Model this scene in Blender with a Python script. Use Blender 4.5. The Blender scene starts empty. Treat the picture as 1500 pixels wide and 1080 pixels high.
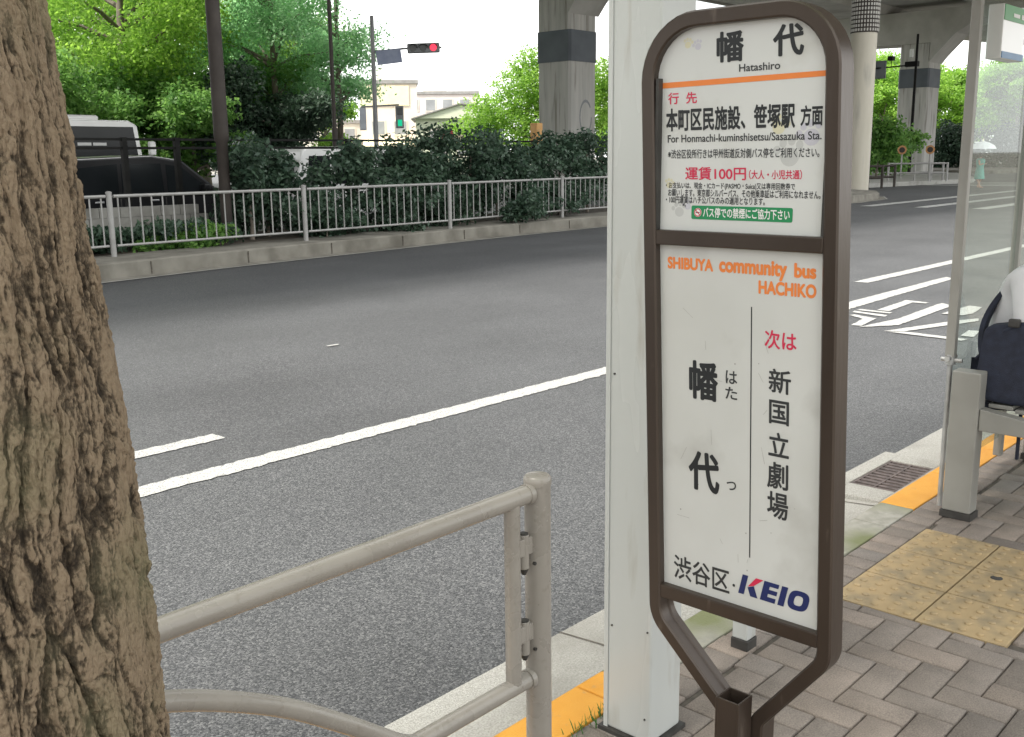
import bpy, bmesh, math, random
import numpy as np
from mathutils import Matrix, Vector

R = math.radians
scene = bpy.context.scene
COL = scene.collection
random.seed(7)
rng = np.random.default_rng(11)

# ------------------------------------------------------------------ camera
# world: X along the road, Y across it, Z up; the pavement surface is z = 0
EYE = 1.57
FPX, CX, CY = 1490.0, 750.0, 540.0          # calibration in the photograph's 1500x1080 pixels
YAW, PITCH, ROLL = 0.7451, math.atan(309 / 1490.0), math.atan(35 / 3027.0)
_F = np.array([math.cos(YAW) * math.cos(PITCH), math.sin(YAW) * math.cos(PITCH), -math.sin(PITCH)])
_R = np.array([math.sin(YAW), -math.cos(YAW), 0.0])
_U = np.cross(_R, _F)
_R, _U = math.cos(ROLL) * _R - math.sin(ROLL) * _U, math.sin(ROLL) * _R + math.cos(ROLL) * _U
cam_data = bpy.data.cameras.new("camera")
cam_data.sensor_fit = 'HORIZONTAL'
cam_data.sensor_width = 36.0
cam_data.lens = 36.0 * FPX / 1500.0
cam_data.clip_start = 0.05
cam_data.clip_end = 6000
cam = bpy.data.objects.new("camera", cam_data)
COL.objects.link(cam)
cam.matrix_world = Matrix(((_R[0], _U[0], -_F[0], 0), (_R[1], _U[1], -_F[1], 0), (_R[2], _U[2], -_F[2], EYE), (0, 0, 0, 1)))
scene.camera = cam

# ------------------------------------------------------------------ light
SUN_EL, SUN_AZ = 56.0, 170.0                 # azimuth from +X towards +Y
sd = Vector((math.cos(R(SUN_EL)) * math.cos(R(SUN_AZ)), math.cos(R(SUN_EL)) * math.sin(R(SUN_AZ)), math.sin(R(SUN_EL))))
sun_data = bpy.data.lights.new("sun", 'SUN')
sun_data.energy = 3.8
sun_data.angle = R(9)
sun_data.color = (1.0, 0.95, 0.87)
sun = bpy.data.objects.new("sun", sun_data)
COL.objects.link(sun)
sun.rotation_euler = sd.to_track_quat('Z', 'Y').to_euler()

world = bpy.data.worlds.new("World")
scene.world = world
world.use_nodes = True
wn, wl = world.node_tree.nodes, world.node_tree.links
wn.clear()
sky = wn.new('ShaderNodeTexSky')
sky.sky_type = 'NISHITA'
sky.sun_disc = False
sky.sun_elevation = R(SUN_EL)
sky.sun_rotation = R(90 - SUN_AZ)
sky.air_density = 1.2
sky.dust_density = 4.0
sky.ozone_density = 1.0
wtc = wn.new('ShaderNodeTexCoord')
wmap = wn.new('ShaderNodeMapping')
wmap.inputs['Scale'].default_value = (1.0, 1.0, 2.6)
wno = wn.new('ShaderNodeTexNoise')
wno.inputs['Scale'].default_value = 1.6
wno.inputs['Detail'].default_value = 6
wcr = wn.new('ShaderNodeValToRGB')
wcr.color_ramp.elements[0].position = 0.30
wcr.color_ramp.elements[1].position = 0.52
wmx = wn.new('ShaderNodeMixRGB')
wmx.inputs[2].default_value = (10.5, 10.6, 10.4, 1)      # thin bright cloud
bg = wn.new('ShaderNodeBackground')
bg.inputs['Strength'].default_value = 0.12
wo = wn.new('ShaderNodeOutputWorld')
wl.new(wtc.outputs['Generated'], wmap.inputs[0]); wl.new(wmap.outputs[0], wno.inputs['Vector'])
wl.new(wno.outputs['Fac'], wcr.inputs[0]); wl.new(wcr.outputs[0], wmx.inputs[0])
wl.new(sky.outputs[0], wmx.inputs[1]); wl.new(wmx.outputs[0], bg.inputs[0]); wl.new(bg.outputs[0], wo.inputs[0])

scene.view_settings.view_transform = 'Standard'
scene.view_settings.look = 'None'
scene.view_settings.exposure = 0.92
scene.view_settings.gamma = 1.0
scene.cycles.max_bounces = 8
scene.cycles.transparent_max_bounces = 12
scene.cycles.use_denoising = True

# ------------------------------------------------------------------ helpers
def tag(o, label=None, cat=None, group=None, kind=None):
    if label: o['label'] = label
    if cat: o['category'] = cat
    if group: o['group'] = group
    if kind: o['kind'] = kind
    return o

def thing(name, label, cat, loc=(0, 0, 0), rz=0.0, group=None):
    o = bpy.data.objects.new(name, None)
    o.empty_display_size = 0.2
    COL.objects.link(o)
    o.location = loc
    o.rotation_euler = (0, 0, rz)
    return tag(o, label, cat, group)

def link_mesh(name, me, mat, parent=None):
    o = bpy.data.objects.new(name, me)
    COL.objects.link(o)
    if mat is not None: me.materials.append(mat)
    if parent is not None: o.parent = parent
    return o

class MB:
    """collects shapes and links them as one mesh object"""
    def __init__(self): self.v, self.f = [], []
    def add(self, vs, fs):
        n = len(self.v); self.v += [tuple(p) for p in vs]; self.f += [tuple(i + n for i in f) for f in fs]; return self
    def box(self, c, s, rz=0.0, M=None):
        x, y, z = s[0] / 2, s[1] / 2, s[2] / 2
        ps = [Vector(p) for p in ((-x, -y, -z), (x, -y, -z), (x, y, -z), (-x, y, -z), (-x, -y, z), (x, -y, z), (x, y, z), (-x, y, z))]
        m = M if M is not None else Matrix.Rotation(rz, 3, 'Z')
        return self.add([m @ p + Vector(c) for p in ps], [(0, 3, 2, 1), (4, 5, 6, 7), (0, 1, 5, 4), (1, 2, 6, 5), (2, 3, 7, 6), (3, 0, 4, 7)])
    def bb(self, a, b):
        return self.box([(a[i] + b[i]) / 2 for i in range(3)], [abs(b[i] - a[i]) for i in range(3)])
    def tube(self, path, r, n=12, caps=True):
        P = [Vector(p) for p in path]; m = len(P)
        rr = r if isinstance(r, (list, tuple)) else [r] * m
        vs, up = [], None
        for i, p in enumerate(P):
            t = ((P[i + 1] - p).normalized() if i < m - 1 else Vector((0, 0, 0))) + ((p - P[i - 1]).normalized() if i else Vector((0, 0, 0)))
            t.normalize()
            if up is None: up = Vector((0, 0, 1)) if abs(t.z) < 0.9 else Vector((1, 0, 0))
            a = t.cross(up); a.normalize(); b = a.cross(t); b.normalize(); up = b
            for k in range(n):
                w = 2 * math.pi * k / n
                vs.append(p + (a * math.cos(w) + b * math.sin(w)) * rr[i])
        fs = [(i * n + k, i * n + (k + 1) % n, (i + 1) * n + (k + 1) % n, (i + 1) * n + k) for i in range(m - 1) for k in range(n)]
        if caps: fs += [tuple(range(n - 1, -1, -1)), tuple((m - 1) * n + k for k in range(n))]
        return self.add(vs, fs)
    def prism(self, poly, ax, a, b):
        """polygon extruded along axis ax from a to b; poly holds the other two coordinates in order"""
        n = len(poly)
        def P(p, t):
            return {0: (t, p[0], p[1]), 1: (p[0], t, p[1]), 2: (p[0], p[1], t)}[ax]
        area = sum(poly[i][0] * poly[(i + 1) % n][1] - poly[(i + 1) % n][0] * poly[i][1] for i in range(n))
        if (area > 0) != (ax != 1): poly = poly[::-1]
        if b < a: a, b = b, a
        vs = [P(p, a) for p in poly] + [P(p, b) for p in poly]
        fs = [tuple(range(n - 1, -1, -1)), tuple(range(n, 2 * n))] + [(i, (i + 1) % n, n + (i + 1) % n, n + i) for i in range(n)]
        return self.add(vs, fs)
    def lathe(self, prof, c=(0, 0, 0), n=16):
        m = len(prof)
        vs = [(c[0] + r * math.cos(2 * math.pi * k / n), c[1] + r * math.sin(2 * math.pi * k / n), c[2] + z) for r, z in prof for k in range(n)]
        fs = [(i * n + k, i * n + (k + 1) % n, (i + 1) * n + (k + 1) % n, (i + 1) * n + k) for i in range(m - 1) for k in range(n)]
        fs += [tuple(range(n - 1, -1, -1)), tuple((m - 1) * n + k for k in range(n))]
        return self.add(vs, fs)
    def build(self, name, mat, parent=None, smooth=False, bevel=0.0, seg=2, off=None):
        me = bpy.data.meshes.new(name)
        vs = self.v if off is None else [(p[0] - off[0], p[1] - off[1], p[2] - off[2]) for p in self.v]
        me.from_pydata([tuple(p) for p in vs], [], self.f)
        me.update()
        o = link_mesh(name, me, mat, parent)
        if smooth:
            me.polygons.foreach_set('use_smooth', [True] * len(me.polygons))
            try: me.set_sharp_from_angle(angle=R(40))
            except Exception: pass
        if bevel > 0:
            md = o.modifiers.new('bevel', 'BEVEL'); md.width = bevel; md.segments = seg; md.limit_method = 'ANGLE'; md.angle_limit = R(35)
        return o

def grid_mesh(name, V, quads, attr=None, smooth=False):
    me = bpy.data.meshes.new(name)
    V = np.asarray(V, dtype=np.float32); quads = np.asarray(quads, dtype=np.int32)
    me.vertices.add(len(V)); me.vertices.foreach_set('co', V.ravel())
    nq, k = quads.shape
    me.loops.add(nq * k); me.loops.foreach_set('vertex_index', quads.ravel())
    me.polygons.add(nq)
    me.polygons.foreach_set('loop_start', np.arange(0, nq * k, k, dtype=np.int32))
    me.polygons.foreach_set('loop_total', np.full(nq, k, dtype=np.int32))
    if smooth: me.polygons.foreach_set('use_smooth', np.ones(nq, dtype=bool))
    me.update(calc_edges=True)
    if attr is not None:
        a = me.attributes.new('tint', 'FLOAT', 'POINT'); a.data.foreach_set('value', np.asarray(attr, dtype=np.float32))
    return me

_perm = np.random.default_rng(3).permutation(512)
_grad = np.random.default_rng(4).normal(size=(512, 3)); _grad /= np.linalg.norm(_grad, axis=1)[:, None]
def pnoise(p):
    i = np.floor(p).astype(np.int64); f = p - i; u = f * f * f * (f * (f * 6 - 15) + 10)
    out = np.zeros(len(p))
    for dx in (0, 1):
        for dy in (0, 1):
            for dz in (0, 1):
                h = _perm[(_perm[(_perm[(i[:, 0] + dx) & 511] + i[:, 1] + dy) & 511] + i[:, 2] + dz) & 511]
                g = _grad[h]
                d = (f[:, 0] - dx) * g[:, 0] + (f[:, 1] - dy) * g[:, 1] + (f[:, 2] - dz) * g[:, 2]
                w = (u[:, 0] if dx else 1 - u[:, 0]) * (u[:, 1] if dy else 1 - u[:, 1]) * (u[:, 2] if dz else 1 - u[:, 2])
                out += w * d
    return out * 1.6

def ray(x, y):
    return _F + _R * (x - CX) / FPX - _U * (y - CY) / FPX
def spot(x, dist, z=0.0):
    """ground point `dist` metres away in the bearing of photo column x"""
    d = ray(x, 228.0); h = math.hypot(d[0], d[1])
    return (d[0] / h * dist, d[1] / h * dist, z)

# ------------------------------------------------------------------ materials
def mat(name, c1, c2=None, scale=6.0, rough=0.6, rough2=None, metal=0.0, bump=0.0, bscale=40.0, detail=5.0, lo=0.35, hi=0.65, spec=0.5,
        stretch=(1, 1, 1), coat=0.0, emit=None, estr=0.0, c3=None, s3=2.0, lo3=0.55, hi3=0.7):
    m = bpy.data.materials.new(name); m.use_nodes = True
    nt = m.node_tree; N, L = nt.nodes, nt.links
    b = N['Principled BSDF']
    b.inputs['Base Color'].default_value = (*c1, 1); b.inputs['Roughness'].default_value = rough
    b.inputs['Metallic'].default_value = metal; b.inputs['Specular IOR Level'].default_value = spec
    b.inputs['Coat Weight'].default_value = coat
    if emit: b.inputs['Emission Color'].default_value = (*emit, 1); b.inputs['Emission Strength'].default_value = estr
    tc = N.new('ShaderNodeTexCoord'); mp = N.new('ShaderNodeMapping'); mp.inputs['Scale'].default_value = stretch
    L.new(tc.outputs['Object'], mp.inputs[0])
    col = None
    if c2 is not None:
        n = N.new('ShaderNodeTexNoise'); n.inputs['Scale'].default_value = scale; n.inputs['Detail'].default_value = detail
        L.new(mp.outputs[0], n.inputs['Vector'])
        r = N.new('ShaderNodeValToRGB'); r.color_ramp.elements[0].position = lo; r.color_ramp.elements[1].position = hi
        r.color_ramp.elements[0].color = (*c1, 1); r.color_ramp.elements[1].color = (*c2, 1)
        L.new(n.outputs['Fac'], r.inputs[0]); col = r.outputs[0]
        if rough2 is not None:
            q = N.new('ShaderNodeMapRange'); q.inputs[1].default_value = lo; q.inputs[2].default_value = hi
            q.inputs[3].default_value = rough; q.inputs[4].default_value = rough2
            L.new(n.outputs['Fac'], q.inputs[0]); L.new(q.outputs[0], b.inputs['Roughness'])
        if c3 is not None:
            n3 = N.new('ShaderNodeTexNoise'); n3.inputs['Scale'].default_value = s3; n3.inputs['Detail'].default_value = 7
            L.new(mp.outputs[0], n3.inputs['Vector'])
            r3 = N.new('ShaderNodeValToRGB'); r3.color_ramp.elements[0].position = lo3; r3.color_ramp.elements[1].position = hi3
            L.new(n3.outputs['Fac'], r3.inputs[0])
            mx = N.new('ShaderNodeMixRGB'); mx.inputs[2].default_value = (*c3, 1)
            L.new(r3.outputs[0], mx.inputs[0]); L.new(col, mx.inputs[1]); col = mx.outputs[0]
        L.new(col, b.inputs['Base Color'])
    if bump > 0:
        n2 = N.new('ShaderNodeTexNoise'); n2.inputs['Scale'].default_value = bscale; n2.inputs['Detail'].default_value = 4
        L.new(mp.outputs[0], n2.inputs['Vector'])
        bu = N.new('ShaderNodeBump'); bu.inputs['Strength'].default_value = bump; bu.inputs['Distance'].default_value = 0.01
        L.new(n2.outputs['Fac'], bu.inputs['Height']); L.new(bu.outputs[0], b.inputs['Normal'])
    return m

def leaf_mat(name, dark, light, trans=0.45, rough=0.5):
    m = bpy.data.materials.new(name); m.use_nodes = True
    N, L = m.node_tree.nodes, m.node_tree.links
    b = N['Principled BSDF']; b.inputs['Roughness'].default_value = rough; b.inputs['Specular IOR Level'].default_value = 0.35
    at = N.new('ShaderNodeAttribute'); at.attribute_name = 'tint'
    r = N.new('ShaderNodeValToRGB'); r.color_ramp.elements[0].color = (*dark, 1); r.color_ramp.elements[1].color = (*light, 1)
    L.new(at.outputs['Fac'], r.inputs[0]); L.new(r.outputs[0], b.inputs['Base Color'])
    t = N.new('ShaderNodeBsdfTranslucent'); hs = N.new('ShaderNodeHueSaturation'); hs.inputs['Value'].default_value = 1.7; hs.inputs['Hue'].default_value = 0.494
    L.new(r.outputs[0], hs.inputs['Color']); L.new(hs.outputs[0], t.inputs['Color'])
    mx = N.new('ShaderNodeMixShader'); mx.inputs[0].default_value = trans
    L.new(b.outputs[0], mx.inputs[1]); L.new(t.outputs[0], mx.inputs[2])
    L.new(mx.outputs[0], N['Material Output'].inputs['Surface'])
    return m

def asphalt_mat():
    m = bpy.data.materials.new('asphalt'); m.use_nodes = True
    N, L = m.node_tree.nodes, m.node_tree.links; b = N['Principled BSDF']
    b.inputs['Specular IOR Level'].default_value = 0.30
    tc = N.new('ShaderNodeTexCoord')
    v = N.new('ShaderNodeTexVoronoi'); v.inputs['Scale'].default_value = 150; L.new(tc.outputs['Object'], v.inputs['Vector'])
    v2 = N.new('ShaderNodeTexVoronoi'); v2.inputs['Scale'].default_value = 320; L.new(tc.outputs['Object'], v2.inputs['Vector'])
    sp = N.new('ShaderNodeSeparateColor'); L.new(v.outputs['Color'], sp.inputs[0])
    r = N.new('ShaderNodeValToRGB'); e = r.color_ramp.elements
    e[0].position = 0.0; e[0].color = (0.036, 0.038, 0.041, 1); e[1].position = 1.0; e[1].color = (0.150, 0.152, 0.154, 1)
    x = e.new(0.45); x.color = (0.066, 0.068, 0.072, 1); x = e.new(0.85); x.color = (0.105, 0.107, 0.111, 1)
    L.new(sp.outputs[0], r.inputs[0])
    n = N.new('ShaderNodeTexNoise'); n.inputs['Scale'].default_value = 0.6; n.inputs['Detail'].default_value = 6; L.new(tc.outputs['Object'], n.inputs['Vector'])
    mp = N.new('ShaderNodeMapping'); mp.inputs['Scale'].default_value = (0.05, 0.75, 1); L.new(tc.outputs['Object'], mp.inputs[0])
    n2 = N.new('ShaderNodeTexNoise'); n2.inputs['Scale'].default_value = 1.1; n2.inputs['Detail'].default_value = 5; L.new(mp.outputs[0], n2.inputs['Vector'])
    ad = N.new('ShaderNodeMath'); ad.operation = 'ADD'; L.new(n.outputs['Fac'], ad.inputs[0]); L.new(n2.outputs['Fac'], ad.inputs[1])
    mr = N.new('ShaderNodeMapRange'); mr.inputs[1].default_value = 0.7; mr.inputs[2].default_value = 1.3; mr.inputs[3].default_value = 0.84; mr.inputs[4].default_value = 1.16
    L.new(ad.outputs[0], mr.inputs[0])
    mu = N.new('ShaderNodeMixRGB'); mu.blend_type = 'MULTIPLY'; mu.inputs[0].default_value = 1
    L.new(r.outputs[0], mu.inputs[1]); L.new(mr.outputs[0], mu.inputs[2]); L.new(mu.outputs[0], b.inputs['Base Color'])
    b.inputs['Roughness'].default_value = 0.62
    bu = N.new('ShaderNodeBump'); bu.inputs['Strength'].default_value = 0.45; bu.inputs['Distance'].default_value = 0.003
    ad2 = N.new('ShaderNodeMath'); ad2.operation = 'ADD'; L.new(v.outputs['Distance'], ad2.inputs[0]); L.new(v2.outputs['Distance'], ad2.inputs[1])
    L.new(ad2.outputs[0], bu.inputs['Height']); bu.invert = True; L.new(bu.outputs[0], b.inputs['Normal'])
    return m

def paint_mat(name, paint, under, wear=0.45, soft=0.06, scale=38.0, rough=0.6):
    """paint worn through to what lies under it"""
    return mat(name, under, paint, scale=scale, rough=rough, detail=6, lo=wear - soft, hi=wear + soft, bump=0.35, bscale=160)

def attr_mat(name, cols, rough=0.8, speck=0.25, sscale=220.0, bump=0.25):
    """colour picked per piece by the 'tint' attribute, with fine mineral speckle and large soft stains"""
    m = bpy.data.materials.new(name); m.use_nodes = True
    N, L = m.node_tree.nodes, m.node_tree.links; b = N['Principled BSDF']; b.inputs['Roughness'].default_value = rough
    at = N.new('ShaderNodeAttribute'); at.attribute_name = 'tint'
    r = N.new('ShaderNodeValToRGB'); e = r.color_ramp.elements
    e[0].color = (*cols[0], 1); e[1].color = (*cols[-1], 1)
    for i, c in enumerate(cols[1:-1]): q = e.new((i + 1) / (len(cols) - 1)); q.color = (*c, 1)
    L.new(at.outputs['Fac'], r.inputs[0])
    tc = N.new('ShaderNodeTexCoord')
    n = N.new('ShaderNodeTexNoise'); n.inputs['Scale'].default_value = sscale; n.inputs['Detail'].default_value = 3; L.new(tc.outputs['Object'], n.inputs['Vector'])
    n2 = N.new('ShaderNodeTexNoise'); n2.inputs['Scale'].default_value = 3.5; n2.inputs['Detail'].default_value = 9; n2.inputs['Roughness'].default_value = 0.68; L.new(tc.outputs['Object'], n2.inputs['Vector'])
    ad = N.new('ShaderNodeMath'); ad.operation = 'ADD'; L.new(n.outputs['Fac'], ad.inputs[0]); L.new(n2.outputs['Fac'], ad.inputs[1])
    mr = N.new('ShaderNodeMapRange'); mr.inputs[1].default_value = 0.7; mr.inputs[2].default_value = 1.3; mr.inputs[3].default_value = 1 - speck; mr.inputs[4].default_value = 1 + speck
    L.new(ad.outputs[0], mr.inputs[0])
    mu = N.new('ShaderNodeMixRGB'); mu.blend_type = 'MULTIPLY'; mu.inputs[0].default_value = 1
    L.new(r.outputs[0], mu.inputs[1]); L.new(mr.outputs[0], mu.inputs[2]); L.new(mu.outputs[0], b.inputs['Base Color'])
    bu = N.new('ShaderNodeBump'); bu.inputs['Strength'].default_value = bump; bu.inputs['Distance'].default_value = 0.003
    L.new(n.outputs['Fac'], bu.inputs['Height']); L.new(bu.outputs[0], b.inputs['Normal'])
    return m

def glass_mat():
    m = bpy.data.materials.new('pane_glass'); m.use_nodes = True
    N, L = m.node_tree.nodes, m.node_tree.links
    N.remove(N['Principled BSDF'])
    tr = N.new('ShaderNodeBsdfTransparent'); tr.inputs[0].default_value = (0.90, 0.94, 0.92, 1)
    gl = N.new('ShaderNodeBsdfGlossy'); gl.inputs['Roughness'].default_value = 0.03
    df = N.new('ShaderNodeBsdfDiffuse'); df.inputs[0].default_value = (0.55, 0.56, 0.54, 1)
    fr = N.new('ShaderNodeFresnel'); ge = N.new('ShaderNodeNewGeometry'); io = N.new('ShaderNodeMapRange')
    io.inputs[3].default_value = 1.28; io.inputs[4].default_value = 1 / 1.28     # the same air-to-glass reflection on both faces of the thin pane
    L.new(ge.outputs['Backfacing'], io.inputs[0]); L.new(io.outputs[0], fr.inputs[0])
    mx = N.new('ShaderNodeMixShader'); L.new(fr.outputs[0], mx.inputs[0]); L.new(tr.outputs[0], mx.inputs[1]); L.new(gl.outputs[0], mx.inputs[2])
    m2 = N.new('ShaderNodeMixShader'); m2.inputs[0].default_value = 0.015; L.new(mx.outputs[0], m2.inputs[1]); L.new(df.outputs[0], m2.inputs[2])
    L.new(m2.outputs[0], N['Material Output'].inputs['Surface'])
    return m

def bark_mat():
    m = bpy.data.materials.new('bark'); m.use_nodes = True
    N, L = m.node_tree.nodes, m.node_tree.links; b = N['Principled BSDF']; b.inputs['Roughness'].default_value = 0.9; b.inputs['Specular IOR Level'].default_value = 0.2
    tc = N.new('ShaderNodeTexCoord')
    mp = N.new('ShaderNodeMapping'); mp.inputs['Scale'].default_value = (1, 1, 0.45); L.new(tc.outputs['Object'], mp.inputs[0])
    at = N.new('ShaderNodeAttribute'); at.attribute_name = 'tint'
    n = N.new('ShaderNodeTexNoise'); n.inputs['Scale'].default_value = 60; n.inputs['Detail'].default_value = 9; n.inputs['Roughness'].default_value = 0.85; L.new(mp.outputs[0], n.inputs['Vector'])
    ad = N.new('ShaderNodeMath'); ad.operation = 'MULTIPLY_ADD'; ad.inputs[1].default_value = 0.8; L.new(at.outputs['Fac'], ad.inputs[0])
    nc = N.new('ShaderNodeMath'); nc.operation = 'MULTIPLY_ADD'; nc.inputs[1].default_value = 1.9; nc.inputs[2].default_value = -0.45
    L.new(n.outputs['Fac'], nc.inputs[0]); L.new(nc.outputs[0], ad.inputs[2])
    r = N.new('ShaderNodeValToRGB'); e = r.color_ramp.elements
    e[0].position = 0.48; e[0].color = (0.026, 0.020, 0.0145, 1); e[1].position = 0.96; e[1].color = (0.215, 0.162, 0.110, 1)
    x = e.new(0.60); x.color = (0.044, 0.033, 0.0225, 1); x = e.new(0.76); x.color = (0.082, 0.062, 0.042, 1)
    L.new(ad.outputs[0], r.inputs[0])
    n2 = N.new('ShaderNodeTexNoise'); n2.inputs['Scale'].default_value = 5; n2.inputs['Detail'].default_value = 6; L.new(tc.outputs['Object'], n2.inputs['Vector'])
    r2 = N.new('ShaderNodeValToRGB'); r2.color_ramp.elements[0].position = 0.52; r2.color_ramp.elements[1].position = 0.72
    r2.color_ramp.elements[1].color = (0.5, 0.5, 0.5, 1); L.new(n2.outputs['Fac'], r2.inputs[0])
    mx = N.new('ShaderNodeMixRGB'); mx.inputs[2].default_value = (0.16, 0.15, 0.085, 1); L.new(r2.outputs[0], mx.inputs[0]); L.new(r.outputs[0], mx.inputs[1])
    L.new(mx.outputs[0], b.inputs['Base Color'])
    n3 = N.new('ShaderNodeTexNoise'); n3.inputs['Scale'].default_value = 130; n3.inputs['Detail'].default_value = 6; L.new(mp.outputs[0], n3.inputs['Vector'])
    bu = N.new('ShaderNodeBump'); bu.inputs['Strength'].default_value = 1.0; bu.inputs['Distance'].default_value = 0.012
    L.new(n3.outputs['Fac'], bu.inputs['Height']); L.new(bu.outputs[0], b.inputs['Normal'])
    return m

M = {}
M['asphalt'] = asphalt_mat()
M['ground'] = mat('bare_ground', (0.16, 0.15, 0.13), (0.24, 0.23, 0.20), scale=0.4, rough=0.9)
M['soil'] = mat('soil', (0.035, 0.028, 0.02), (0.07, 0.055, 0.04), scale=9, rough=0.95, bump=0.6, bscale=30)
M['mortar'] = mat('joint_sand', (0.075, 0.066, 0.056), (0.13, 0.115, 0.095), scale=30, rough=0.95)
M['paver'] = attr_mat('paver_brick', [(0.166, 0.142, 0.122), (0.212, 0.182, 0.158), (0.236, 0.196, 0.165), (0.19, 0.169, 0.152)], speck=0.40)
M['tactile'] = mat('tactile_tile', (0.36, 0.262, 0.138), (0.42, 0.315, 0.175), scale=7, rough=0.75, bump=0.2, bscale=200, c3=(0.17, 0.145, 0.10), s3=9, lo3=0.46, hi3=0.75)
M['kerb_stone'] = mat('kerb_stone', (0.24, 0.235, 0.20), (0.33, 0.32, 0.285), scale=20, rough=0.85, bump=0.3, bscale=120, c3=(0.16, 0.175, 0.085), s3=2.5, lo3=0.42, hi3=0.6)
M['yellow'] = mat('yellow_paint', (0.56, 0.245, 0.018), (0.64, 0.31, 0.04), scale=5, rough=0.6, bump=0.25, bscale=160, c3=(0.36, 0.24, 0.12), s3=14, lo3=0.62, hi3=0.74)
M['gutter'] = mat('gutter_concrete', (0.26, 0.255, 0.235), (0.38, 0.375, 0.35), scale=150, rough=0.85, bump=0.4, bscale=190, detail=2, c3=(0.19, 0.185, 0.165), s3=2.2, lo3=0.5, hi3=0.75)
M['concrete'] = mat('concrete', (0.150, 0.140, 0.118), (0.205, 0.193, 0.165), scale=3, rough=0.9, bump=0.3, bscale=60, c3=(0.10, 0.092, 0.075), s3=1.4, lo3=0.5, hi3=0.7)
M['viaduct'] = mat('viaduct_concrete', (0.42, 0.41, 0.385), (0.50, 0.49, 0.46), scale=0.8, rough=0.9, c3=(0.33, 0.315, 0.29), s3=0.35, lo3=0.5, hi3=0.75)
M['pier'] = mat('pier_concrete', (0.40, 0.395, 0.375), (0.49, 0.48, 0.455), scale=2.5, rough=0.85, stretch=(1.5, 1.5, 0.12), c3=(0.25, 0.235, 0.21), s3=3.0, lo3=0.55, hi3=0.68)
M['band'] = mat('steel_jacket', (0.075, 0.088, 0.105), (0.10, 0.115, 0.135), scale=1.0, rough=0.6)
M['whiteline'] = paint_mat('road_paint', (0.44, 0.44, 0.425), (0.14, 0.14, 0.14), wear=0.455, soft=0.06, scale=150)
M['railpaint'] = mat('beige_rail_paint', (0.262, 0.240, 0.212), (0.292, 0.268, 0.237), scale=9, rough=0.22, rough2=0.34, bump=0.03, bscale=250, spec=0.5, c3=(0.215, 0.19, 0.16), s3=45, lo3=0.60, hi3=0.85)
M['darkcap'] = mat('dark_rubber', (0.03, 0.028, 0.026), (0.05, 0.047, 0.043), scale=20, rough=0.6)
M['bronze'] = mat('bronze_anodised', (0.050, 0.036, 0.028), (0.074, 0.055, 0.043), scale=4, rough=0.28, rough2=0.42, metal=0.35, bump=0.04, bscale=90, stretch=(1, 1, 0.25), c3=(0.145, 0.115, 0.095), s3=26, lo3=0.66, hi3=0.78)
M['board'] = mat('sign_board', (0.60, 0.605, 0.59), (0.64, 0.645, 0.63), scale=3.0, rough=0.32, rough2=0.42, spec=0.5, c3=(0.53, 0.525, 0.49), s3=7.0, lo3=0.56, hi3=0.72)
M['board_worn'] = mat('worn_sign_board', (0.55, 0.55, 0.525), (0.60, 0.60, 0.58), scale=4.0, rough=0.34, rough2=0.5, spec=0.5, c3=(0.41, 0.40, 0.375), s3=5.5, lo3=0.57, hi3=0.78)
M['colpaint'] = mat('column_paint', (0.43, 0.445, 0.435), (0.48, 0.495, 0.48), scale=2.5, rough=0.20, rough2=0.34, stretch=(1, 1, 0.18), c3=(0.33, 0.31, 0.27), s3=14, lo3=0.58, hi3=0.78)
M['shelter'] = mat('shelter_paint', (0.25, 0.243, 0.22), (0.29, 0.283, 0.258), scale=5, rough=0.38, rough2=0.5, bump=0.02, bscale=150)
M['steel'] = mat('galvanised_steel', (0.40, 0.40, 0.39), (0.52, 0.52, 0.51), scale=14, rough=0.45, rough2=0.6, metal=0.6)
M['fence'] = mat('fence_grey', (0.27, 0.265, 0.255), (0.33, 0.325, 0.315), scale=6, rough=0.5, rough2=0.65, metal=0.2)
M['blacksteel'] = mat('black_steel', (0.007, 0.007, 0.007), (0.012, 0.012, 0.011), scale=8, rough=0.6, spec=0.12)
M['polebrown'] = mat('dark_pole_paint', (0.036, 0.030, 0.027), (0.052, 0.044, 0.039), scale=3, rough=0.6, spec=0.2)
M['polegrey'] = mat('grey_pole_paint', (0.22, 0.225, 0.23), (0.28, 0.285, 0.29), scale=3, rough=0.5)
M['glass'] = glass_mat()
M['bark'] = bark_mat()
M['barkfar'] = mat('grey_bark', (0.12, 0.10, 0.08), (0.20, 0.17, 0.14), scale=6, rough=0.9, stretch=(1, 1, 0.25), bump=0.5, bscale=20)
M['leaf_bright'] = leaf_mat('bright_leaves', (0.10, 0.22, 0.030), (0.28, 0.46, 0.075), trans=0.55)
M['leaf_mid'] = leaf_mat('mid_leaves', (0.055, 0.15, 0.038), (0.21, 0.38, 0.09), trans=0.5)
M['leaf_pale'] = leaf_mat('pale_leaves', (0.15, 0.31, 0.15), (0.30, 0.50, 0.26), trans=0.55)
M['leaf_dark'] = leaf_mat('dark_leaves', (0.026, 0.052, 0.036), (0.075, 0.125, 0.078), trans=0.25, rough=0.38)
M['ink'] = mat('black_ink', (0.014, 0.016, 0.018), rough=0.4)
M['inkgrey'] = mat('dark_grey_ink', (0.03, 0.032, 0.034), rough=0.4)
M['inkred'] = mat('red_ink', (0.60, 0.022, 0.075), rough=0.4)
M['inkorange'] = mat('orange_ink', (0.78, 0.22, 0.045), rough=0.4)
M['inkgreen'] = mat('green_ink', (0.012, 0.24, 0.085), rough=0.4)
M['inkwhite'] = mat('white_ink', (0.78, 0.78, 0.76), rough=0.4)
M['inknavy'] = mat('navy_ink', (0.012, 0.022, 0.11), rough=0.4)
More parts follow.
